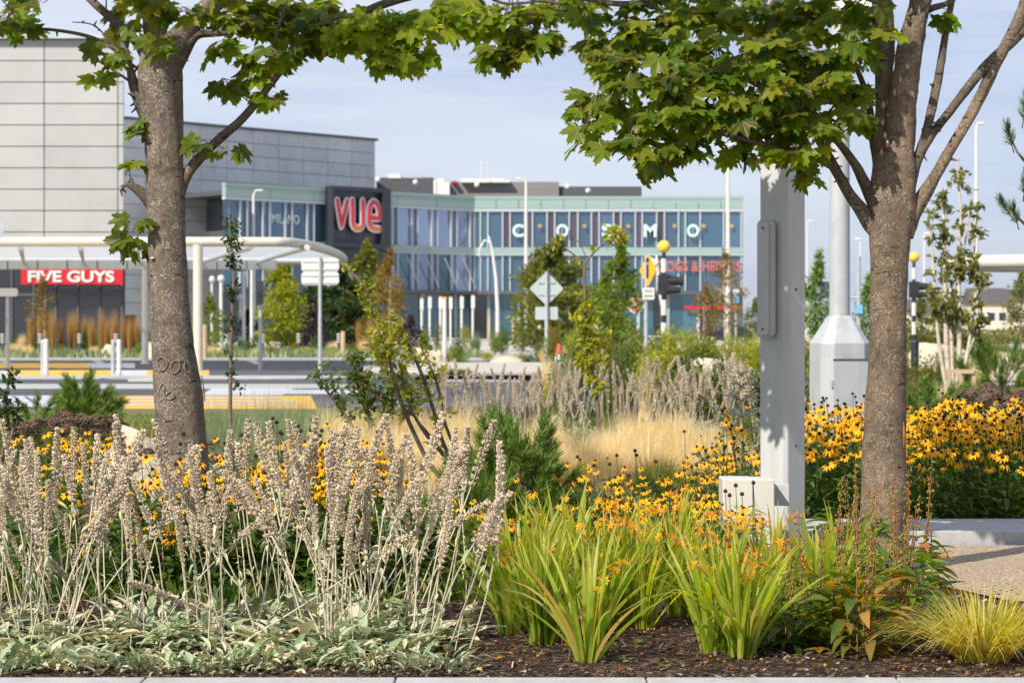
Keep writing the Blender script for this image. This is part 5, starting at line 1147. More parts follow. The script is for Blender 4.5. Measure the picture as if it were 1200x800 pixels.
G['autumn']=leafmat('turning leaf',[(.03,.08,.012),(.06,.13,.016),(.16,.17,.03),(.5,.26,.06),(.35,.10,.05)],.35,.5,.35)
penstemon(gx(1005,9.7),9.7,.58,.5,'leafy plant with red-brown seed stalks and some orange leaves, front right on the mulch',5,190,'autumn')
penstemon(gx(1040,10.2),10.2,.62,.55,'leafy plant with upright seed stalks right at the base of the right maple',7,200,'green_fresh')
penstemon(gx(955,9.9),9.9,.5,.4,'lower leafy green plant left of the orange-leaved one',4,110,'green_fresh')
penstemon(gx(1065,10.5),10.5,.7,.4,'tall seed stalks leaning over the gravel right of the right maple',6,110,'autumn')
penstemon(gx(915,9.7),9.75,.28,.3,'small low green plant at the foot of the front right sword leaves',2,60,'green')
penstemon(gx(1000,12.2),12.2,.6,.5,'leafy plant just left of the right maple trunk foot',5,140,'green')
# yellow sedge at lower right
g=grass_proto('yellow_sedge','arching yellow-green sedge mound at the lower right corner','sedge',n=800,h=.36,spread=.44,w=.0085,arch=.75,rad=.10,stiff=1.2,segs=7,zvar=.4); g.location=(gx(1152,9.45),9.45,0)
# seedlings on the mulch
for i,(px,D,lb) in enumerate(((730,9.42,'small pale weed seedling on bare mulch, nearest the kerb, centre right'),(748,9.95,'tiny green seedling with orange petals beside it, under the hanging bloom'),(585,9.45,'tiny green seedling just right of the dried spikes'),(548,9.7,'small round-leaved seedling beside the dried spikes'),(780,9.22,'tiny seedling close to the kerb joint'))):
    t=thing('weed_seedling',(gx(px,D),D,0),lb,'weed'); b=MB(); k=9; a=np.arange(k)*.7; scat(b,blade_tpl(3,.4,.3,.2),np.tile([0,0,.005],(k,1)),np.stack([np.cos(a),np.sin(a),rng.uniform(.3,1.2,k)],1),np.tile([0,-.2,1.],(k,1)),rng.uniform(.018,.04,k),rng.uniform(.3,.8,k)); b.build('foliage',G['green_fresh'],t)
# wooden cut stake by the sapling base
t=thing('cut_stake',(gx(541,13.2),13.2,0),'short sawn-off timber stake between dried spikes and green pine','stake'); b=MB(); b.lathe([(.03,0),(.03,wz(517,13.2)-.0),(.026,wz(517,13.2)+.003)],n=12); b.build('post',G['timber'],t)
# ------------------------------------------------------------------ coneflowers behind the dried spikes
random.seed(31)
for i in range(62):
    D=U(11.7,14.2); px=U(-25,440) if i<38 else U(330,430); 
    if abs(px-215)<26: D=U(11.8,12.6)
    if 125<px<200: D=U(11.7,12.2)
    coneflower(gx(px,D),D,int(U(8,13)),'yellow coneflower with dark centre in the mass behind the dried spikes on the left','coneflowers behind the dried spikes',h=U(.56,.76) if not 115<px<205 else .42,w=.5,fsc=.95)
for i in range(36):
    D=U(11.9,15.0); px=U(560,850); coneflower(gx(px,D),D,int(U(7,11)),'yellow coneflower in the low mass between the pine and the square column','coneflowers between pine and column',h=U(.42,.56) if D>13.5 else U(.40,.48),w=.5,fsc=.85)
for px,D,h in ((845,15.5,.72),(850,17,.7),(830,16,.62),(868,16.5,.8),(880,15.2,.66),(835,14.3,.55),(875,14.6,.58)): coneflower(gx(px,D),D,6,'taller yellow coneflower just left of the square column','coneflowers left of the column',h=h,w=.35,fsc=1.0)
k=0
for row,D in enumerate((15.75,16.2,16.8,17.5,18.3,19.2)):
    for px in range(950,1245,27):
        coneflower(gx(px+U(-10,10),D),D+U(-.15,.15),10 if row else 8,'yellow coneflower in full bloom in the big mass on the right behind the path kerb','coneflowers of the big right mass',h=U(.68,.80) if row else U(.56,.68),w=.46,fsc=1.24)
# ------------------------------------------------------------------ grasses of the middle bed
random.seed(41); rng=np.random.default_rng(41)
fp=[grass_proto('feather_grass','x','straw',n=2100,h=.74,spread=.52,w=.0032,arch=.5,rad=.06,stiff=1.5,segs=8,tipdroop=.7) for _ in range(2)]
fl=[(395,18.5,1.),(430,20,1.1),(465,18.2,1.05),(500,19.5,1.1),(535,18.,.95),(420,22,1.05),(480,22.5,1.1),(545,21.5,1.05),(375,20.5,.9),(680,17.5,.95),(720,18.3,1.05),(760,17.6,1.1),(800,18.4,1.05),(835,17.8,.95),(700,20,1.05),(745,20.5,1.1),(790,20.3,1.1),(830,21,.95),(650,18.8,.9),(860,19.5,.9),(575,20,1.),(400,17,.95),(445,17.2,1.0),(490,17,1.0),(525,17,.9),(455,21,1.1),(510,21,1.1),(385,22,1.),(640,20,1.),(610,19,.9)]
for i,(px,D,s) in enumerate(fl): 
    sd_='left of the green pine' if px<600 else 'right of the green pine'
    put(fp[i%2],USED,(gx(px,D),D,0),U(0,6),(s*U(.85,1.1),s*U(.85,1.1),s*U(.72,1.12)),'feathery straw-coloured grass tuft in the drift '+sd_,'feather grass '+sd_)
gp2=grass_proto('grey_grass','x','bluegrass',n=260,h=.92,spread=.5,w=.004,arch=.42,rad=.08,stiff=1.6)
for i,(px,D,s) in enumerate(((300,20,1),(335,19,1.05),(270,19.5,1.0),(360,20,1.0),(310,21,1.),(250,20,.9),(345,20.5,1.05),(285,17.5,.9),(315,17.2,.95),(350,17.8,.9),(255,17,.85),(375,18.6,.8))): put(gp2,USED,(gx(px,D),D,0),U(0,6),s,'loose grey-green grass tuft right of the left maple trunk','grey-green grasses right of the left maple')
gg=grass_proto('green_grass','x','grass',n=600,h=.5,spread=.3,w=.006,arch=.35,rad=.1,stiff=1.6)
for i in range(26):
    px=U(-30,180) if i<14 else U(560,900); D=U(18,23) if i<14 else U(21,30); put(gg,USED,(gx(px,D),D,0),U(0,6),U(.7,1.0),'fresh green grass tuft '+('among the brown seed heads at the left' if i<14 else 'under the back row of dried spikes'),'green grass tufts '+('left' if i<14 else 'centre'))
put(gg,USED,(gx(770,17.0),17.0,0),1,.95,'bright green grass base in front of the straw grass, right of centre')
# back lamb's ears
random.seed(51)
for i in range(22):
    px=570+i*14.5+U(-6,6); D=U(24.5,28); lamb_clump(gx(px,D),D,7,"lamb's ear in the back row of dried beige spikes behind the straw grass","lamb's ears of the back row",hs=1.0+.12*math.sin(i),spread=.26,leaves=(i%2==0),wild=.16)
for px,D in ((508,27),(520,26),(545,27)): lamb_clump(gx(px,D),D,7,"lamb's ear with leaning dried spikes just right of the yellowish sapling","lamb's ears by the yellowish sapling",hs=1.05,spread=.18,leaves=False,wild=.22)
# pines
random.seed(61)
mugo('mountain_pine',gx(603,14.4),14.4,.86,.62,130,'bushy bright green mountain pine in the centre of the bed')
mugo('mountain_pine',gx(555,13.4),12.9,.55,.5,60,'low dark pine at the right end of the dried spikes')
mugo('mountain_pine',gx(100,27),27,.78,.62,110,'rounded mountain pine mound left, in front of the yellow road bays',sc=1.25)
mugo('mountain_pine',gx(38,24),24,.72,.5,16,'sparse young pine with open whorls at the far left',sc=1.3)
mugo('mountain_pine',gx(1098,22),22,.86,.85,90,'bushy pine behind the yellow flowers right of the right maple',sc=1.2)
mugo('mountain_pine',gx(1172,36),36,1.3,1.0,34,'open young pine further back near the right edge',sc=2.0)
# pine branch entering at right edge
t=thing('pine_tree',(gx(1232,15),15,0),'pine at the right edge, only the tips of two branches reaching into view','conifer')
b=MB(); b.tube([(0,0,0),(.03,0,1.2),(.02,0,2.6),(0,0,3.4)],[.05,.045,.035,.02],10); 
def bp_(px,py): q=P(px,py,15); return (q[0]-wx(1232,15),0,q[2])
for pl in ([(1232,300),(1215,275),(1200,262),(1190,252),(1184,244)],[(1232,220),(1215,200),(1200,188),(1192,178),(1186,165)],[(1215,200),(1210,170),(1204,150),(1200,135)],[(1215,275),(1206,240),(1201,222)]):
    b.tube([bp_(*q) for q in pl],[.018,.012,.009,.007,.005][:len(pl)],6)
b.build('trunk',G['twig'],t,smooth=True)
for px,py,s,dx in ((1186,165,1.,-.3),(1184,246,.9,-.7),(1199,135,1.1,.1),(1200,222,1.,.1),(1204,158,1.,.4),(1192,256,.9,-.3),(1205,185,1,.4)):
    o=mkobj('needle_shoot',random.choice(SHO),t); o.location=bp_(px,py+6); o.rotation_euler=Vector((dx,-.2,1)).to_track_quat('Z','Y').to_euler(); o.scale=(s*.9,s*.9,s*.9)
for k in range(26):
    o=mkobj('needle_shoot',random.choice(SHO),t); a=U(-1.2,1.2); zz=U(.8,3.3); o.location=(math.cos(a)*U(.1,.5),math.sin(a)*U(.1,.4),zz); o.rotation_euler=Vector((math.cos(a),math.sin(a),.7)).to_track_quat('Z','Y').to_euler(); o.scale=(1.3,1.3,1.6)
# blue spruce
SB=[shoot_mesh(170,.15,.022,'blue')]
t=thing('blue_spruce',(gx(869,24),24,0),'small blue spruce with tiered branches just left of the square column','conifer'); b=MB(); b.tube([(0,0,0),(0,0,.98)],[.018,.006],6); b.build('trunk',G['timber'],t)
for lv_,z in enumerate((.25,.42,.58,.72,.84)):
    m=7-lv_//2
    for k in range(m):
        a=k*6.28/m+lv_; l=(.34,.30,.24,.18,.12)[lv_]
        for q in range(2 if l>.2 else 1):
            o=mkobj('branch',SB[0],t); o.location=(math.cos(a)*l*.45*q,math.sin(a)*l*.45*q,z+q*.03); o.rotation_euler=Vector((math.cos(a),math.sin(a),.45)).to_track_quat('Z','Y').to_euler(); s=l/.2*(.75 if q else .9); o.scale=(1.3,1.3,s)
o=mkobj('leader',SB[0],t); o.location=(0,0,.88); o.scale=(1.2,1.2,1.1)
# brown stonecrop heads
random.seed(71)
for px,D,nn,lb in ((20,17.5,9,'at the far left below the sparse pine'),(55,18.3,14,'in the left group under the pine mound'),(85,17.5,14,'largest and darkest, under the pine mound'),(120,18.5,10,'left of the pale boulder'),(5,15.8,7,'lowest, at the left edge'),(178,16.2,5,'thin stalks in front of the pale boulder'),(258,16.5,6,'right of the left maple trunk')):
    umbel_plant(gx(px,D),D,nn,.66 if D>17 else .56,.55,'brown flat-topped seed heads '+lb,None,1.15)
for px,D in ((1150,21),(1168,21),(1190,20.5),(1140,22),(1205,21)): umbel_plant(gx(px,D),D,7,.78,.45,'brown flat-topped seed heads above the yellow flowers near the right edge','brown seed heads right',1.3)
# boulders
def boulder(px,D,w,h,label,seed=0,z=0,m='stone'):
    me=bpy.data.meshes.new('boulder'); bm=__import__('bmesh').new(); __import__('bmesh').ops.create_icosphere(bm,subdivisions=4,radius=1)
    for v in bm.verts:
        q=v.co.copy(); f=1+.28*noise.noise(q*1.3+Vector((seed,0,0)))+.10*noise.noise(q*3.2+Vector((seed,3,0)))+.03*noise.noise(q*9)
        for ax in ((.8,.2,.5),(-.7,-.4,.6),(.1,-.9,.3),(.3,.1,1)):
            a=Vector(ax).normalized(); d=q.dot(a)*f
            if d>.78: q-=a*(d-.78)*.85
        v.co=Vector((q.x*f*w/2,q.y*f*w*.4,max(-.1,q.z*f)*h*.95))
    bm.to_mesh(me); bm.free(); me.materials.append(G[m]); me.shade_smooth() if hasattr(me,'shade_smooth') else None
    o=bpy.data.objects.new('boulder',me); COL.objects.link(o); o.location=(wx(px,D),D,z); return tag(o,label,'boulder')
boulder(166,16.2,.62,.74,'tall pale boulder leaning at the left of the left maple trunk',21)
boulder(136,15.9,.28,.56,'narrow pale stone just left of the tall boulder',2)
boulder(193,97.5,1.5,1.0,'angular cream boulder on the far bed right of the cream bollards',3,z=.1); boulder(845,52,2.0,.75,'rounded tan boulder left of the blue spruce',4); boulder(1102,70,2.3,1.0,'cream boulder behind the black bollard on the right',5); boulder(880,50,1.1,.4,'pale flat boulder just left of the square column',6)
boulder(597,84,1.4,.35,'low pale boulder in the strip left of the diamond sign',7); boulder(500,86,3,.7,'low pinkish boulder behind the yellowish sapling',8); boulder(1185,60,1.2,.8,'small pale boulder near the right edge',9); boulder(815,56,1.4,.4,'flat white stone behind the dried spikes',10); boulder(1155,34,1.3,.35,'pale stone behind the birch stakes',11); boulder(130,100,1.0,.6,'small dark-gold stone left of the cream boulder',12,z=.1)
# ------------------------------------------------------------------ saplings
def sapling(name,label,D,stems,leaf,cl,size=.05,r=1.,tpl=L_oval,bark='twig',cat='sapling',leafn='crown',px0=None,zb=.3):
    px0=px0 or stems[0][0][0]; base=np.array([wx(px0,D),D,0.]); t=thing(name,tuple(base),label,cat); b=MB(); sk=[]
    for s in stems:
        p,w=pxpath(s,D,base); p,w=smooth(p,w,5); b.tube(p,w,7); sk+=list(p)
    sk=np.array(sk); f=MB(); O=[];T=[];Nn=[];S=[]
    for px,py,rx,ry,n in cl:
        c=np.array(P(px,py,D))-base; rr=np.array([rx,(rx+ry)/2,ry])*D/F; 
        for k in range(max(1,n//7)):
            q=rdir(1)[0]*rng.uniform(.2,1)**.5; tip=c+q*rr; near=sk[np.argmin(np.linalg.norm(sk-tip,axis=1))]; b.tube(limb(near,tip,3,.05),[.004*r,.003*r,.0025*r,.0015*r],4)
            for j in range(7):
                o=near+(tip-near)*rng.uniform(.3,1.05); O.append(o+rng.normal(scale=.012,size=3)); d=rdir(1)[0]+q*.6+[0,0,zb]; T.append(d); Nn.append(rng.normal(scale=.5,size=3)+[0,-.3,.7]); S.append(size*rng.uniform(.6,1.2))
    b.build('trunk',G[bark],t,smooth=True); scat(f,tpl,O,T,Nn,S,rng.beta(2,2,len(O))); f.build(leafn,G[leaf],t); return t
sapling('serviceberry_sapling','leaning multi-stemmed sapling with yellow-green leaves left of the green pine',16.,
  [[(562,640,3.6),(535,580,3.2),(505,545,2.8),(482,500,2.6),(465,455,2.4),(452,405,2.3),(440,375,2),(430,345,1.8),(418,325,1.5),(400,310,1.1)],
   [(562,640,3.2),(545,570,2.8),(520,520,2.4),(508,480,2.3),(495,440,2.2),(480,405,2),(470,380,1.6),(462,365,1.2)],
   [(564,640,3),(540,560,2.4),(500,510,2),(478,470,1.8),(470,430,1.5)],[(566,640,2.8),(548,560,2.4),(523,500,2),(515,460,1.8),(505,430,1.4),(492,405,1)],
   [(562,600,2.5),(540,540,2.2),(520,530,1.6),(500,505,1.2),(478,480,1)]],
  'yellowgreen',[(408,318,8,9,21),(425,345,12,12,35),(440,330,12,8,14),(440,365,14,14,35),(450,395,28,22,190),(475,410,24,20,120),(492,400,10,10,42),(463,430,24,20,80),(505,425,16,20,70),(500,455,20,20,63),(480,470,25,18,56),(515,485,14,20,40),(512,515,12,16,24),(455,385,20,20,90),(488,440,22,20,80),(448,420,14,14,40)],size=.043,tpl=L_oval)
sapling('pear_sapling','young sapling with a fork of yellowing leaves above the back dried spikes',23.5,
  [[(702,520,2.4),(700,470,2.3),(694,430,2.2),(688,395,2),(686,360,1.9),(685,330,1.8),(685,307,1.6)],[(685,308,1.3),(672,298,1.1),(658,288,1),(645,285,.9),(641,288,.7)],[(685,308,1.4),(697,295,1.2),(708,285,1.1),(720,275,1)],[(686,300,.7),(681,288,.6),(670,274,.5)]],
  'yellowgreen',[(722,278,20,13,150),(697,296,6,5,10),(645,287,8,5,18),(660,284,8,6,10),(676,300,5,4,5),(686,352,14,12,70),(684,375,18,14,90),(690,398,24,14,110),(700,385,20,10,50),(690,425,22,16,110),(693,448,20,14,80),(670,378,10,10,25),(688,372,20,20,100),(695,415,26,20,120)],size=.068)
sapling('slim_sapling','thin staked sapling with dark leaf clumps right of the left maple trunk',19.,
  [[(270,540,2.6),(270,470,2.4),(271,400,2.1),(273,350,2),(274,310,1.6),(270,275,1.2),(268,238,.7)],[(240,470,1),(238,450,.9),(236,440,.8)]],
  'darkgreen',[(268,262,14,9,70),(280,282,18,10,90),(265,290,10,6,30),(276,306,13,9,90),(272,338,9,12,60),(270,350,8,6,30),(274,372,9,6,24),(275,390,10,9,24),(268,420,7,14,30),(272,450,12,12,30),(290,452,8,6,12),(258,275,8,4,12)],size=.045)
sapling('dark_sapling','dark-leaved shoots at the left edge before the road bays',16.,[[(2,560,2.4),(5,500,2),(8,460,1.6),(12,437,1)],[(2,560,2),(16,500,1.6),(22,470,1)]],'darkgreen',[(10,445,14,10,60),(4,470,18,16,90),(18,480,14,12,60),(2,500,18,18,60)],size=.05)
sapling('rose_bush','airy green rose bush with tiny red hips left of the yellowish sapling',21.,
  [[(440,540,2.5),(430,480,2),(420,440,1.6),(415,418,1)],[(440,540,2.5),(455,470,2),(470,430,1.4),(450,415,1)],[(440,540,2.2),(400,480,1.6),(380,455,1.2),(366,442,.8)],[(440,540,2),(480,480,1.6),(500,455,1)]],
  'green',[(372,445,10,8,60),(400,455,22,14,180),(430,430,30,18,360),(450,450,40,24,520),(425,470,34,22,380),(470,470,30,20,260),(395,440,12,8,40),(440,480,44,20,360),(385,428,10,8,30),(410,418,12,8,40)],size=.05)
rb=bpy.data.objects['rose_bush']; b=MB()
for k in range(34): q=P(U(380,475),U(415,470),20.8+U(-.3,.2)); b.lathe([(0,-.009),(.009,0),(0,.009)],(q[0]-rb.location.x,q[1]-rb.location.y,q[2]),6)
b.build('rose_hips',mat('red hip',(.45,.06,.03),None,9,.4),rb)
# white-stemmed birches right
def birch(px,D,label,stems,cl,leaf='olive',size=.115):
    return sapling('birch_tree',label,D,stems,leaf,[(a_,b_,c_,d_,int(e_*1.9)) for a_,b_,c_,d_,e_ in cl],size=size,r=2,bark='birchbark',cat='tree',zb=-.2)
G['birchbark']=mat('white birch bark',(.62,.55,.45),(.50,.42,.33),4,.75,.3,20,fine=((.10,.08,.07),.7,14))
birch(1118,36,'multi-stemmed white birch with sparse small leaves right of the right maple',
  [[(1116,470,4),(1110,420,3.2),(1108,360,2.9),(1107,300,2.5),(1106,260,1.8),(1110,215,1)],[(1120,470,4),(1124,420,3),(1124,360,2.6),(1123,300,2),(1126,250,1.4),(1122,200,.9),(1125,183,.6)],[(1112,470,3),(1100,400,2.2),(1096,340,1.6),(1092,290,1.2),(1088,250,.8)],[(1124,470,2.6),(1136,400,2),(1143,350,1.6),(1142,290,1.2),(1146,240,.8)],[(1118,470,3),(1115,400,2.4),(1114,340,2),(1130,290,1.2),(1138,225,.7)],[(1122,450,2),(1140,400,1.2),(1152,378,.8)]],
  [(1095,270,14,20,42),(1105,235,16,18,36),(1125,205,14,16,30),(1140,240,16,20,42),(1150,270,12,10,20),(1120,270,20,20,50),(1098,310,16,20,50),(1117,320,16,24,90),(1128,305,12,14,60),(1145,320,16,18,60),(1100,355,18,20,60),(1115,365,16,20,70),(1140,365,20,18,60),(1150,330,12,10,24),(1150,385,12,10,24),(1092,345,10,10,20)])
t=thing('tree_support',(wx(1140,34.5),34.5,0),'low timber frame staking the white birch','stake frame'); s=34.5/F
b=MB(); z=wz(431,34.5)
for px,yt in ((1141,431),(1132,434),(1112,432)): MB().box((wx(px,34.5)-wx(1140,34.5),0 if px!=1132 else .5,wz(yt,34.5)/2),(.055,.055,wz(yt,34.5))).build('post',G['timber'],t)
MB().box((wx(1127,34.5)-wx(1140,34.5),-.04,z-.05),(28*s,.03,.06)).build('rail',G['timber'],t)
for px,D,y0,lb in ((936,40,405,'pale timber tree stake between square and round columns'),(824,95,403,'timber tree stake left of the tall lamp foot'),(845,94,402,'timber tree stake below the tall lamp'),(240,96,380,'timber stake right of the cream canopy post'),(402,98,388,'timber stake between striped markers'),(738,92,326+70,'timber stake under the light green tree')):
    t=thing('tree_stake',(wx(px,D),D,0),lb,'stake'); MB().tube([(0,0,0),(0,0,wz(y0,D))],.05 if D<60 else .09,8).build('post',G['timber'],t)
# ------------------------------------------------------------------ mid-distance and far trees
random.seed(81)
def T(name,lb,leaf,px,D,ytop,wpx,z0f,n,size,seed,trunk='twig',tr=None,ybase=None,**k):
    h=wz(ytop,D); t=tree_proto(name,lb,leaf,h,wpx*D/F,h*z0f,n,size,seed,trunk,tr or h*.012,**k); t.location=(wx(px,D),D,0); return t
T('field_maple_tree','bright yellow-green young tree left of the blank white sign','yellowgreen',330,112,303,66,.12,5000,.2,1,lobes=12)
T('broadleaf_tree','dark green tree behind the blank white sign','darkgreen',400,150,318,100,.03,6500,.32,2,lobes=13)
T('broadleaf_tree','dark green tree left of the rusty one, under the cinema sign','darkgreen',372,160,330,86,.03,5500,.32,3,lobes=13)
T('alder_tree','rust and green tree directly below the cinema sign','olive',430,150,288,70,.1,5000,.3,4,lobes=12)
T('birch_tree','slender orange-tinted birch under the right edge of the cinema sign','rust',456,130,292,46,.12,2600,.17,5,'birchbark')
T('smoke_bush','dark purple bush right of the yellow-green tree','purple',364,125,352,44,.02,2400,.18,6,cat='bush')
T('smoke_bush','small dark purple bush before the light columns','purple',481,140,372,34,.02,1400,.18,7,cat='bush')
T('smoke_bush','dark purple bush behind the thin sapling','purple',291,130,364,30,.02,1400,.18,17,cat='bush')
T('alder_tree','green young tree right of the cream canopy post','green_fresh',245,118,348,44,.05,2400,.16,8)
T('willow_tree','broad olive tree behind the diamond sign','olive',650,135,285,118,.03,6600,.32,9,lobes=14)
T('willow_tree','yellowing olive tree left of the diamond sign, beside the tall lamp','olive',628,140,298,56,.08,3400,.28,10)
T('field_maple_tree','light green young tree left of the orange warning sign','green_fresh',727,108,288,60,.06,3600,.22,11,lobes=12)
T('field_maple_tree','lower light green tree between sapling and orange sign','green_fresh',708,112,322,56,.04,2400,.22,12)
T('birch_tree','rust-leaved birch around the tall lamp right of the beacon','rust',850,135,298,58,.25,1500,.2,13,'birchbark',lobes=12)
T('birch_tree','thin sparse birch before the red fascia stripe','rust',826,125,335,44,.2,900,.18,14,'birchbark',lobes=9)
T('birch_tree','small golden-brown tree in front of the red shop sign','rust',50,104,326,34,.35,900,.14,15,'birchbark')
T('broadleaf_tree','green tree right of the tall lamp, by the glass centre end','olive',885,150,352,34,.05,1400,.22,16)
T('pine_tree','dark pine with candle shoots left of the round column','needle',958,60,303,46,.04,3800,.14,21,cat='conifer',tpl=L_slim)
T('pine_tree','dark pine between round column and the right maple','needle',1018,72,326,44,.04,3000,.16,22,cat='conifer',tpl=L_slim)
T('broadleaf_tree','olive tree behind the right beacon','olive',1078,120,350,44,.05,1600,.2,23)
T('broadleaf_tree','mid green tree behind the white birch, low and wide','olive',1112,110,345,60,.05,2600,.2,24)
T('broadleaf_tree','green tree at the right edge under the canopy','olive',1196,100,322,44,.3,1500,.16,25)
# far hedge and treeline on the right
hb=thing('clipped_hedge',(wx(1150,200),200,0),'long low clipped hedge below the cream boundary wall','hedge'); b=MB(); n=7000
O=np.stack([rng.uniform(-8,12,n),rng.uniform(-.8,.8,n),rng.uniform(0,1.15,n)],1); scat(b,L_small,O,rdir(n),rdir(n,1),rng.uniform(.15,.3,n),rng.uniform(0,1,n)); b.build('foliage',G['olive'],hb); 
# shrub prototypes
pr={}
pr['g']=shrub_proto('green_shrub','x','shrub','green',1,1.2,1500,.085,seed=1); pr['l']=shrub_proto('light_shrub','x','shrub','green_fresh',1,1.2,1500,.085,seed=2); pr['o']=shrub_proto('olive_shrub','x','shrub','olive',1,1.2,1500,.075,seed=3)
pr['d']=shrub_proto('dark_shrub','x','shrub','darkgreen',1,1.2,1500,.08,seed=4); pr['y']=shrub_proto('yellow_shrub','x','shrub','yellowgreen',1,1.2,1300,.08,seed=5); pr['r']=shrub_proto('rusty_shrub','x','shrub','rust',1,1.2,1300,.075,seed=6)
pr['s']=grass_proto('straw_grass','x','straw',n=700,h=1,spread=.8,w=.016,arch=.5,rad=.2,stiff=1.4); pr['f']=grass_proto('plume_grass','x','feather',n=700,h=1,spread=.42,w=.012,arch=.1,rad=.16,stiff=1.5)
pr['b']=grass_proto('grey_tuft','x','bluegrass',n=600,h=1,spread=.8,w=.018,arch=.45,rad=.2,stiff=1.4); pr['G']=grass_proto('green_tuft','x','grass',n=600,h=1,spread=.8,w=.018,arch=.45,rad=.2,stiff=1.4)
SHN={'g':'mid green shrub','l':'light green shrub','o':'olive shrub','d':'dark green shrub','y':'yellow-green shrub','r':'rust-brown shrub','s':'straw-coloured grass','f':'tall tan plume grass','b':'grey-green tuft','G':'green grass tuft'}
def S(k,px,D,ytop,wpx,where,group=None,z=0,yb=None):
    h=max(.15,wz(ytop,D)-z); w=wpx*D/F/1.25; return put(pr[k],USED,(wx(px,D),D,z),U(0,6),(w,w,h),SHN[k]+' '+where,group)
# planted strip before the white building
for i,px in enumerate(range(36,140,9)): S('f',px+U(-3,3),104+U(-2,3),362+U(-3,8),17,'in the row before the dark shopfront','plume grasses before the shopfront')
for i,px in enumerate((144,152,160,180)): S('f',px,104+U(-2,2),366+U(-3,4),15,'in the short row left of the left maple trunk','plume grasses left of the maple')
gl_='low planting of the far bed'
for k_,px,yt,w in (('s',14,398,26),('s',30,400,22),('g',12,392,20),('d',34,393,18),('g',46,392,20),('s',26,386,18),('o',70,402,18),('b',76,404,22),('b',92,406,24),('G',106,376,20),('l',116,388,20),('g',100,378,18),('s',110,402,18),('y',120,388,12),('r',128,385,22),('o',132,402,20),('b',68,410,20),('b',84,411,26),('b',100,412,20),('g',164,392,16),('l',163,400,16),
   ('s',250,402,26),('G',270,398,26),('g',292,393,30),('s',300,405,16),('o',318,402,22),('l',340,404,26),('y',358,406,24),('r',344,400,18),('g',372,392,26),('s',392,396,26),('o',408,400,26),('s',426,392,22),('G',432,398,28),('g',448,396,26),('o',462,402,26),('y',396,408,26),('b',470,400,24),('l',486,405,22),('r',428,368,30),('f',420,372,14),('f',434,370,14),('s',254,410,20),('b',276,411,22),('s',306,412,18)):
    S(k_,px,98.5+U(0,5) if yt>398 else U(103,112),yt,w,gl_ if k_ in 'gdlo' else gl_,'far bed '+SHN[k_],z=.08)
wh='in the planted strip before the light columns'
for k_,px,D,yt,w in (('d',536,85,393,22),('b',512,86,401,26),('y',572,88,412,18),('l',538,83,404,26),('o',525,84,408,22),('d',632,84,400,18),('g',620,86,412,20),('y',610,86,413,20),('s',640,80,400,24),('s',655,78,396,26),('r',648,82,404,20),('G',534,66,429,26),('G',524,66,430,22),('G',546,66,430,22),
   ('l',498,110,384,16),('o',513,112,378,14),('y',545,115,380,14),('b',557,112,383,20),('g',588,118,382,26),('l',580,116,386,20),('o',612,118,384,22)): S(k_,px,D,yt,w,wh,'strip before the light columns: '+SHN[k_])
wh='in the bed behind the back dried spikes'
for i in range(74):
    px=U(640,895); D=random.choice((34,40,46,52,60,70,82,95)); k_=random.choice('ggllodryybGos'); hh=U(.45,1.15) if D<60 else U(.7,1.5); S(k_,px,D,Y0-(hh-H)*F/D,U(24,46)*(1.3 if D<45 else 1),wh,'bed behind back spikes: '+SHN[k_])
wh='in the beds right of the round column'
for i in range(70):
    px=U(935,1235); D=random.choice((27,34,42,50,60,75,90,110)); k_=random.choice('gglodrGGos'); hh=U(.45,.9) if D<60 else U(.7,1.3); S(k_,px,D,Y0-(hh-H)*F/D,U(26,50)*(1.3 if D<45 else 1),wh,'beds right of the round column: '+SHN[k_])
wh='low in the bed around the left maple'
for i in range(22):
    px=U(-40,420); D=U(16,24); k_=random.choice('GGbgl'); hh=U(.2,.32); S(k_,px,D,Y0-(hh-H)*F/D,U(40,70),wh,'bed around the left maple: '+SHN[k_])
S('d',640,30,470,30,'under the back dried spikes near the cone'); S('g',700,30,462,40,'at the foot of the forked sapling'); S('l',735,40,428,60,'behind the spikes under the light green tree'); S('l',775,38,420,60,'behind the spikes below the beacon'); S('y',812,44,425,30,'with yellow flowers left of the tan boulder')
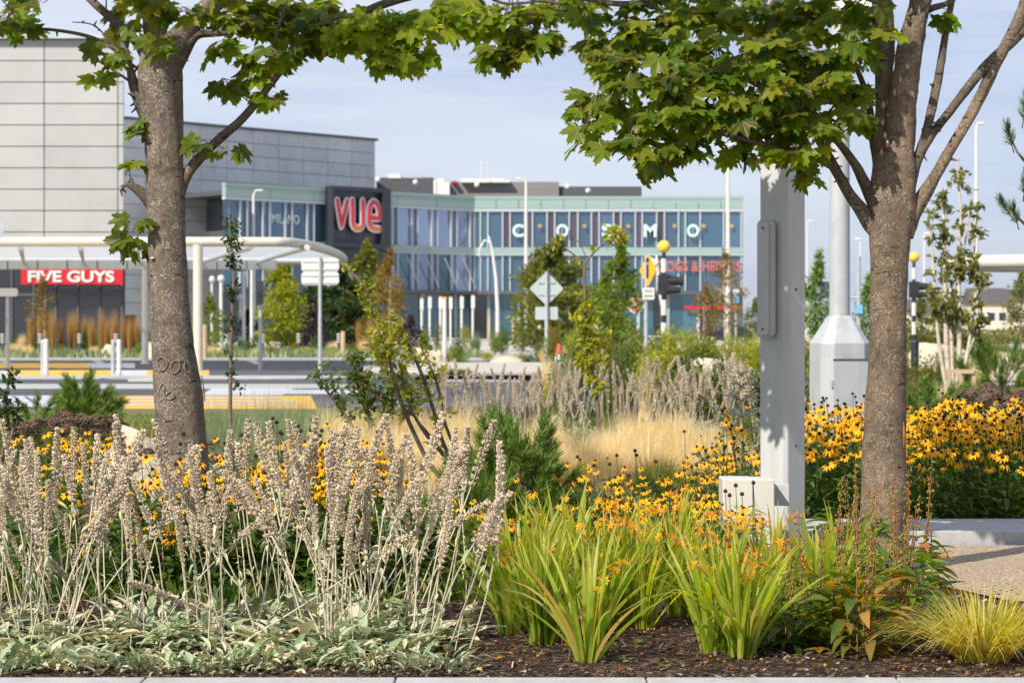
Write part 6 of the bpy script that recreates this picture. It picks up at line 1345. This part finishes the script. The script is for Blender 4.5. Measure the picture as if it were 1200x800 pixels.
# petals, mulch chips and fallen petals
b=MB(); n=9000; O=np.stack([rng.uniform(-2.4,3.1,n),8.87+rng.uniform(0,1,n)**1.4*3.1,rng.uniform(.0,.014,n)],1); M=frames(rng.normal(size=(n,3))*[1,1,.25],rng.normal(scale=.35,size=(n,3))+[0,0,1])
sc=np.stack([rng.uniform(.002,.006,n),rng.uniform(.005,.016,n)*1.0,rng.uniform(.001,.003,n)],1); cube=np.array([(i,j,k) for i in(-1,1) for j in(-1,1) for k in(-1,1)],float); cf=[np.array([(0,1,3,2),(4,6,7,5),(0,4,5,1),(2,3,7,6),(0,2,6,4),(1,5,7,3)])]
b.inst(cube,cf,M*sc[:,None,:],O,rng.uniform(0,1,n)**1.0); G['chips']=leafmat('bark chips',[(.015,.009,.006),(.05,.03,.02),(.10,.06,.04),(.12,.08,.05,.9),(.32,.25,.18,.95),(.42,.36,.28)],.0,.9,.15,vary=0,spot=(.1,.07,.05)); tag(b.build('bark_chips',G['chips']),'dark bark mulch chips on the soil','mulch',kind='stuff')
b=MB(); n=170; O=np.stack([rng.uniform(-.6,2.0,n),9.1+rng.uniform(0,1,n)*1.6,rng.uniform(.012,.02,n)],1); scat(b,L_oval,O,rng.normal(size=(n,3))*[1,1,.1],rng.normal(scale=.3,size=(n,3))+[0,0,1],rng.uniform(.012,.024,n),rng.uniform(0,.8,n)); tag(b.build('fallen_petals',G['orange']),'orange petals fallen on the dark mulch','petals',kind='stuff')
# ground cover between the plants and grass on the lawns
def cover(name,x0,x1,y0,y1,n,h,w,m,label,sp=.5,z=0):
    b=MB(); x=rng.uniform(x0,x1,n); y=y0+(y1-y0)*rng.uniform(0,1,n); a=rng.uniform(0,6.28,n); L_=h*rng.uniform(.4,1.1,n); tp=(np.array([(-.5,0,0),(.5,0,0),(.35,.6,.03),(0,1,.0),(-.35,.6,.03)]),[np.array([(0,1,2,4)]),np.array([(4,2,3)])])
    M=frames(np.stack([np.cos(a)*sp,np.sin(a)*sp,np.ones(n)],1),rng.normal(size=(n,3)))*np.stack([np.full(n,w),L_,L_],1)[:,None,:]; b.inst(tp[0],tp[1],M,np.stack([x,y,np.full(n,z)],1),rng.uniform(0,1,n)); return tag(b.build(name,G[m]),label,'ground cover',kind='stuff')
cover('ground_cover_grass',-9,11,16.6,33,24000,.14,.012,'grass','loose grass and low green growth covering the soil between the bed plants')
cover('ground_cover_leaves',-3.2,1.35,11.4,14.6,6500,.13,.03,'green','low leaves covering the soil under the flowers')
cover('lawn_grass',-15,-1.5,30,36,8000,.06,.02,'grass','short grass by the road bays')
cover('far_grass',3,70,62,130,16000,.3,.12,'grass','rough grass of the park beds on the right')
cover('far_bed_cover',-47,-1.5,97.5,112,9000,.45,.10,'bluegrass','low grey-green planting of the far bed',z=.08)
